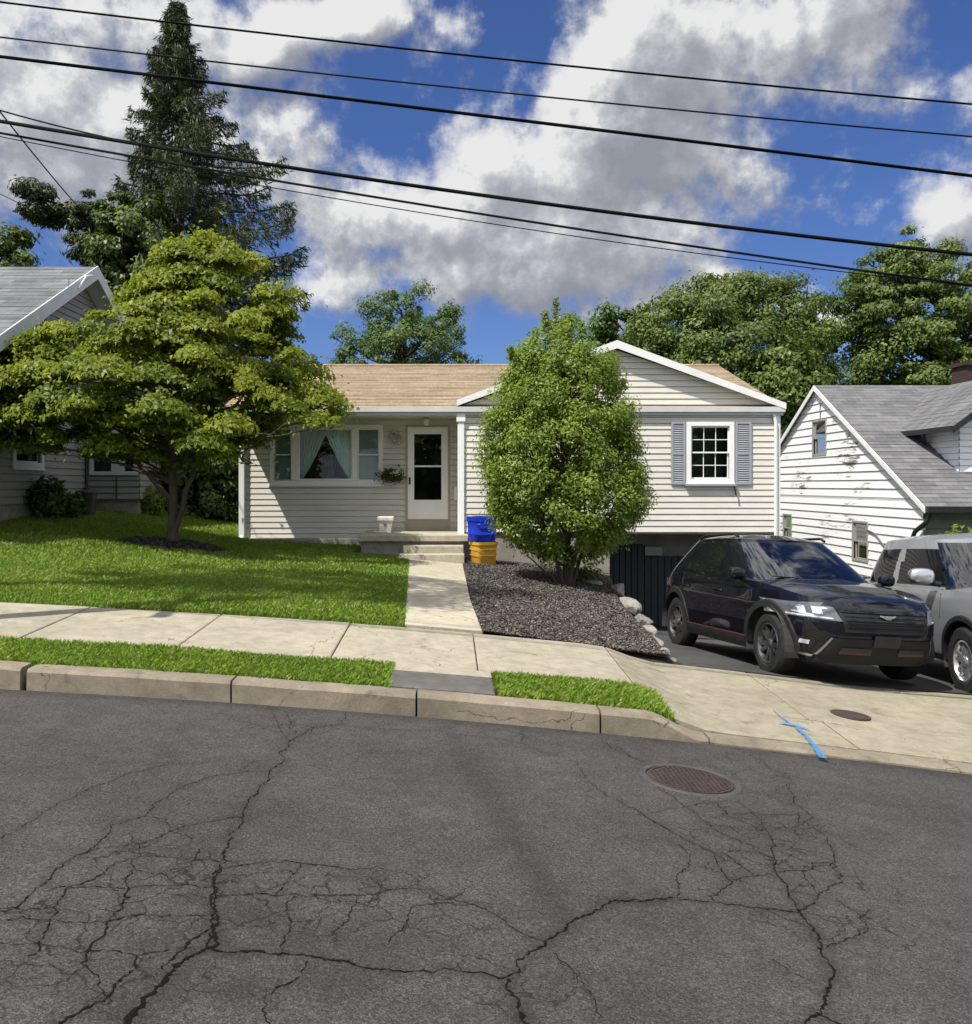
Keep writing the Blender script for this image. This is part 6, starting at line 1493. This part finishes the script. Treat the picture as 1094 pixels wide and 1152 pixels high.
def basket():
    x, y, z = wx(442, YW), YW - .13, wz(540, YW); T1 = thing('wall_planter', 'dark trailing plant in a wall basket beside the storm door', 'planter', (x, y, z))
    mb = MB(); mb.box(x - .26, x + .20, y - .07, y + .10, z - .02, z + .12, f=lambda a, b, c: (x + (a - x) * (.85 + (c - z)), b, c)); mb.build('trough', LEAD, T1, bevel=.02)
    n = 900; Pp = np.stack([x + rng.normal(0, .13, n), y - .05 + rng.normal(0, .06, n), z + .13 + rng.normal(0, .07, n) - .05 * rng.uniform(0, 1, n)], -1)
    leaf_obj('foliage', Pp, rng.normal(0, .6, (n, 3)) + np.array([0, -.5, .7]), rng.uniform(.04, .08, n), .55, rng.normal(.4, .2, n), LF_HEDGE, T1)
    n = 40; Pp = np.stack([x + .06 + rng.normal(0, .06, n), y - .14 + rng.normal(0, .02, n), z + .16 + rng.normal(0, .025, n)], -1); leaf_obj('blossom', Pp, rng.normal(0, .5, (n, 3)) + np.array([0, -1, .4]), rng.uniform(.03, .05, n), .8, np.full(n, .95), bpy.data.materials['pale_blossom'], T1)
basket()

def covers():
    x, y = ground_pt(777, 878, road_z); z = float(road_z(x, y)); slope = Vector((1, 0, float(road_z(x + .3, y) - road_z(x - .3, y)) / .6)).normalized()
    T1 = thing('manhole_cover', 'round rusty manhole cover set in the cracked asphalt', 'manhole cover', (x, y, z))
    rot = Matrix(((slope.x, 0, -slope.z), (0, 1, 0), (slope.z, 0, slope.x))).to_euler(); T1.rotation_euler = rot
    mb = MB(); mb.lathe([(.30, -.03), (.30, .004), (.305, .010), (.335, .010), (.345, .003), (.345, -.03)], (0, 0, 0), n=48); mb.f.pop(); mb.mi.pop(); mb.f.pop(); mb.mi.pop(); mb.build('cover_frame', IRONL, T1, local=True, smooth=30)
    mb = MB(); mb.lathe([(.001, .004), (.285, .004), (.292, .0), (.292, -.03)], (0, 0, 0), n=48); mb.f.pop(); mb.mi.pop()
    for i in range(-8, 9):
        for j in range(-8, 9):
            a, b = i * .034, j * .034
            if math.hypot(a, b) < .265: mb.box(a - .011, a + .011, b - .011, b + .011, .0045, .012)
    mb.lathe([(.27, .004), (.27, .011), (.283, .011), (.283, .004)], (0, 0, 0), n=48); mb.f.pop(); mb.mi.pop(); mb.f.pop(); mb.mi.pop()
    mb.build('lid', IRON, T1, local=True)
    x, y = ground_pt(957, 805, walk_z); z = float(walk_z(x, y)); T2 = thing('valve_cover', 'small round rust brown utility lid set in the driveway apron', 'utility lid', (x, y, z)); T2.rotation_euler = rot
    mb = MB(); mb.lathe([(.001, .014), (.135, .014), (.145, .011), (.145, -.02)], n=36); mb.f.pop(); mb.mi.pop(); mb.build('lid', IRON, T2, local=True, smooth=40)
    mb = MB(); mb.lathe([(.15, -.02), (.15, .012), (.18, .012), (.185, -.02)], n=36); mb.f.pop(); mb.mi.pop(); mb.f.pop(); mb.mi.pop(); mb.build('cover_frame', IRON, T2, local=True, smooth=40)
    # blue utility arrow sprayed on the apron
    mb = MB()
    def spray(pts, w):
        g = [np.array(ground_pt(*zoomC(p), walk_z)) for p in pts]; P = [g[0]]
        for a, b in zip(g[:-1], g[1:]):
            n = max(1, int(np.linalg.norm(b - a) / .012)); P += [a + (b - a) * k / n for k in range(1, n + 1)]
        P = np.array(P); d = np.gradient(P, axis=0); d /= np.maximum(np.linalg.norm(d, axis=1, keepdims=True), 1e-6); nr = np.stack([-d[:, 1], d[:, 0]], 1); ww = np.interp(np.linspace(0, 1, len(P)), np.linspace(0, 1, len(w)), w); vs = []
        for i in range(len(P)):
            for s in (-1, 1):
                q = P[i] + nr[i] * s * ww[i] * (1 + random.gauss(0, .18)); vs.append((q[0], q[1], float(walk_z(q[0], q[1])) + .012 + (.003 if len(mb.v) else 0)))
        mb.add(vs, [(2 * i, 2 * i + 1, 2 * i + 3, 2 * i + 2) for i in range(len(P) - 1)])
    spray([(480, 52), (505, 75), (530, 92)], [.003, .006, .012]); spray([(498, 94), (540, 100), (595, 116)], [.016, .045, .008]); spray([(555, 108), (585, 138), (612, 170), (634, 204)], [.022, .018, .022, .03])
    o = mb.build('painted_arrow', BLUEP, loc=(mb.v[0][0], mb.v[0][1], mb.v[0][2])); tag(o, 'blue sprayed arrow marking on the driveway apron', 'painted mark')
covers()

# overhead wires and their pole
PX, PY = -6.0, 8.3
def pole():
    T1 = thing('utility_pole', 'wooden utility pole carrying the overhead wires', 'utility pole', (PX, PY, Tf(PX, PY)))
    z0 = Tf(PX, PY); mb = MB(); mb.tube([(PX, PY, z0 - .3), (PX, PY, z0 + 4), (PX, PY, z0 + 8.2)], [.15, .13, .10], 14); mb.build('shaft', POLEM, T1, smooth=50)
    mb = MB(); mb.box(PX - .06, PX + .06, PY - .85, PY + .85, z0 + 6.0, z0 + 6.12); mb.build('crossarm', POLEM, T1)
    mb = MB()
    for d in (-.75, -.3, .3, .75): mb.lathe([(.02, 0), (.04, .03), (.025, .06), (.045, .09), (.02, .12)], (PX, PY + d, z0 + 6.12), n=10)
    mb.build('insulator', LEAD, T1, smooth=50)
pole()
WIRES = [('thin black top wire crossing the whole sky, highest of all', .009, 0, [(0, 2), (350, 43), (760, 86), (1094, 117)]),
         ('thin black wire second from the top across the sky', .0075, .05, [(0, 42), (350, 80), (760, 124.5), (1094, 153)]),
         ('thick black cable third from the top across the sky', .0145, -.05, [(0, 64), (350, 104.7), (758, 158), (1094, 197)]),
         ('thick black cable crossing the spruce, lowest heavy one at the right', .0165, .0, [(0, 135), (197, 170), (350, 192.5), (758, 246), (1094, 287)]),
         ('black cable just below the heavy one at the left', .0105, .12, [(0, 155), (197, 178), (292, 196), (350, 207.5), (622, 262), (1094, 319)]),
         ('thin wire that joins the heavy cable near the spruce', .007, .04, [(0, 124), (110, 152), (175, 166), (260, 180)]),
         ('thinnest wire sagging below the cables past the spruce', .0045, .2, [(0, 152), (110, 178), (289, 207), (350, 217), (622, 263), (1094, 322)])]
for lab, r, dy, pts in WIRES:
    Yw = PY + dy; xs = np.array([wx(p[0], Yw) for p in pts]); zs = np.array([wz(p[1], Yw) for p in pts])
    if len(pts) == 4 and pts[-1][0] == 260: ext = xs; q = np.polyfit(xs, zs, 2); X = np.linspace(PX + .02, xs[-1], 24)
    else: q = np.polyfit(xs, zs, 2); X = np.linspace(PX + .02, 18, 70)
    mb = MB(); mb.tube([(x, Yw, float(np.polyval(q, x))) for x in X], r, 6); o = mb.build('overhead_wire', WIREM, loc=(PX, Yw, float(np.polyval(q, PX))), smooth=60); tag(o, lab, 'wire', 'overhead wires')
for lab, r, z0_, e in (('service cable slanting down from the upper left towards the spruce', .012, 7.9, (wx(142, 26), 26, wz(290, 26))), ('thin service wire at the far left going down to the grey roof', .008, 6.15, (wx(30, 20), 20, wz(232, 20)))):
    a = Vector((PX, PY, z0_)); b = Vector(e); mb = MB(); mb.tube([a.lerp(b, t) + Vector((0, 0, -.25 * math.sin(math.pi * t))) for t in np.linspace(0, 1, 30)], r, 6); o = mb.build('service_wire', WIREM, loc=tuple(a), smooth=60); tag(o, lab, 'wire', 'service wires')

# plants and clutter by the left house
def bush(name, label, x, y, z, rx, rz, n, size, mat, t0=.4, stems=6, group=None, cat='bush'):
    T1 = thing(name, label, cat, (x, y, z), group); mb = MB()
    for k in range(stems): a = k * 2.4; mb.tube([(x, y, z - .03), (x + .4 * rx * math.cos(a), y + .4 * rx * math.sin(a), z + rz * .9), (x + .75 * rx * math.cos(a), y + .75 * rx * math.sin(a), z + rz * 1.4)], [.014, .010, .004], 5)
    mb.build('stem', BARK, T1)
    u = rng.normal(0, 1, (n, 3)); u /= np.linalg.norm(u, axis=1, keepdims=True); r = rng.uniform(.35, 1, n) ** .6; lump = 1 + .25 * np.sin(5 * np.arctan2(u[:, 1], u[:, 0])) * np.cos(4 * u[:, 2])
    P_ = np.stack([x + rx * u[:, 0] * r * lump, y + rx * u[:, 1] * r * lump, z + rz + rz * u[:, 2] * r * lump], -1)
    leaf_obj('foliage', P_, u + np.array([0, 0, .6]) + rng.normal(0, .4, (n, 3)), rng.uniform(size[0], size[1], n), .45, t0 + rng.normal(0, .2, n), mat, T1, droop=.2)
bush('house_shrub', 'dark spiky shrub against the grey house foundation', wx(52, 19.3), 19.3, Tf(wx(52, 19.3), 19.3), .45, .42, 1400, (.08, .18), LF_HEDGE)
bush('house_shrub', 'low dark shrub beside the grey bin by the grey house', wx(80, 19.8), 19.8, Tf(wx(80, 19.8), 19.8), .30, .28, 800, (.07, .15), LF_HEDGE)
bush('house_shrub', 'sparse light green shrub right of the grey house bay', wx(172, 22.6), 22.6, Tf(wx(172, 22.6), 22.6), .35, .35, 900, (.06, .12), LF_SHRUB)
bush('weeping_shrub', 'feathery green shrub in front of the white house eave', wx(1090, 16.4), 16.4, -.6, .62, .85, 3000, (.07, .16), LF_SHRUB, .45)
bush('house_shrub', 'tangle of weeds under the big conical shrub', wx(655, 17.4), 17.4, float(bed(wx(655, 17.4), 17.4)), .40, .14, 700, (.05, .10), LF_HEDGE)
def grey_bin():
    x, y = wx(97, 20.6), 20.6; z = Tf(x, y); T1 = thing('yard_bin', 'dark grey upright bin against the grey house wall', 'bin', (x, y, z))
    mb = MB(); mb.lathe([(.16, 0), (.18, .01), (.22, .48), (.235, .49), (.235, .53), (.2, .56), (.05, .58)], (x, y, z), n=22); mb.build('drum', LEAD, T1, smooth=35)
    mb = MB(); mb.tube([(x - .07, y - .02, z + .57), (x - .05, y - .02, z + .62), (x + .05, y - .02, z + .62), (x + .07, y - .02, z + .57)], .012, 6); mb.build('handle', LEAD, T1)
grey_bin()

def far_side():
    n = 60; xs_ = rng.uniform(-45, 45, n); ys_ = rng.uniform(-26, -17, n); hs = rng.uniform(2.5, 6.5, n)
    C_ = np.stack([xs_, ys_, hs], -1); C_ = np.concatenate([C_, C_ * np.array([1, 1, .45])]); rd = rng.uniform(1.2, 2.4, len(C_))
    tot = 120; idx = np.repeat(np.arange(len(C_)), tot); u = rng.normal(0, 1, (len(idx), 3)); u /= np.linalg.norm(u, axis=1, keepdims=True)
    leaf_obj('distant_trees', C_[idx] + u * rd[idx][:, None] * (rng.uniform(0, 1, len(idx)) ** .4)[:, None], u + np.array([0, 0, .5]), rng.uniform(.5, 1.0, len(idx)), .7, rng.normal(.4, .2, len(idx)), LF_BACK, kind='stuff')
far_side()
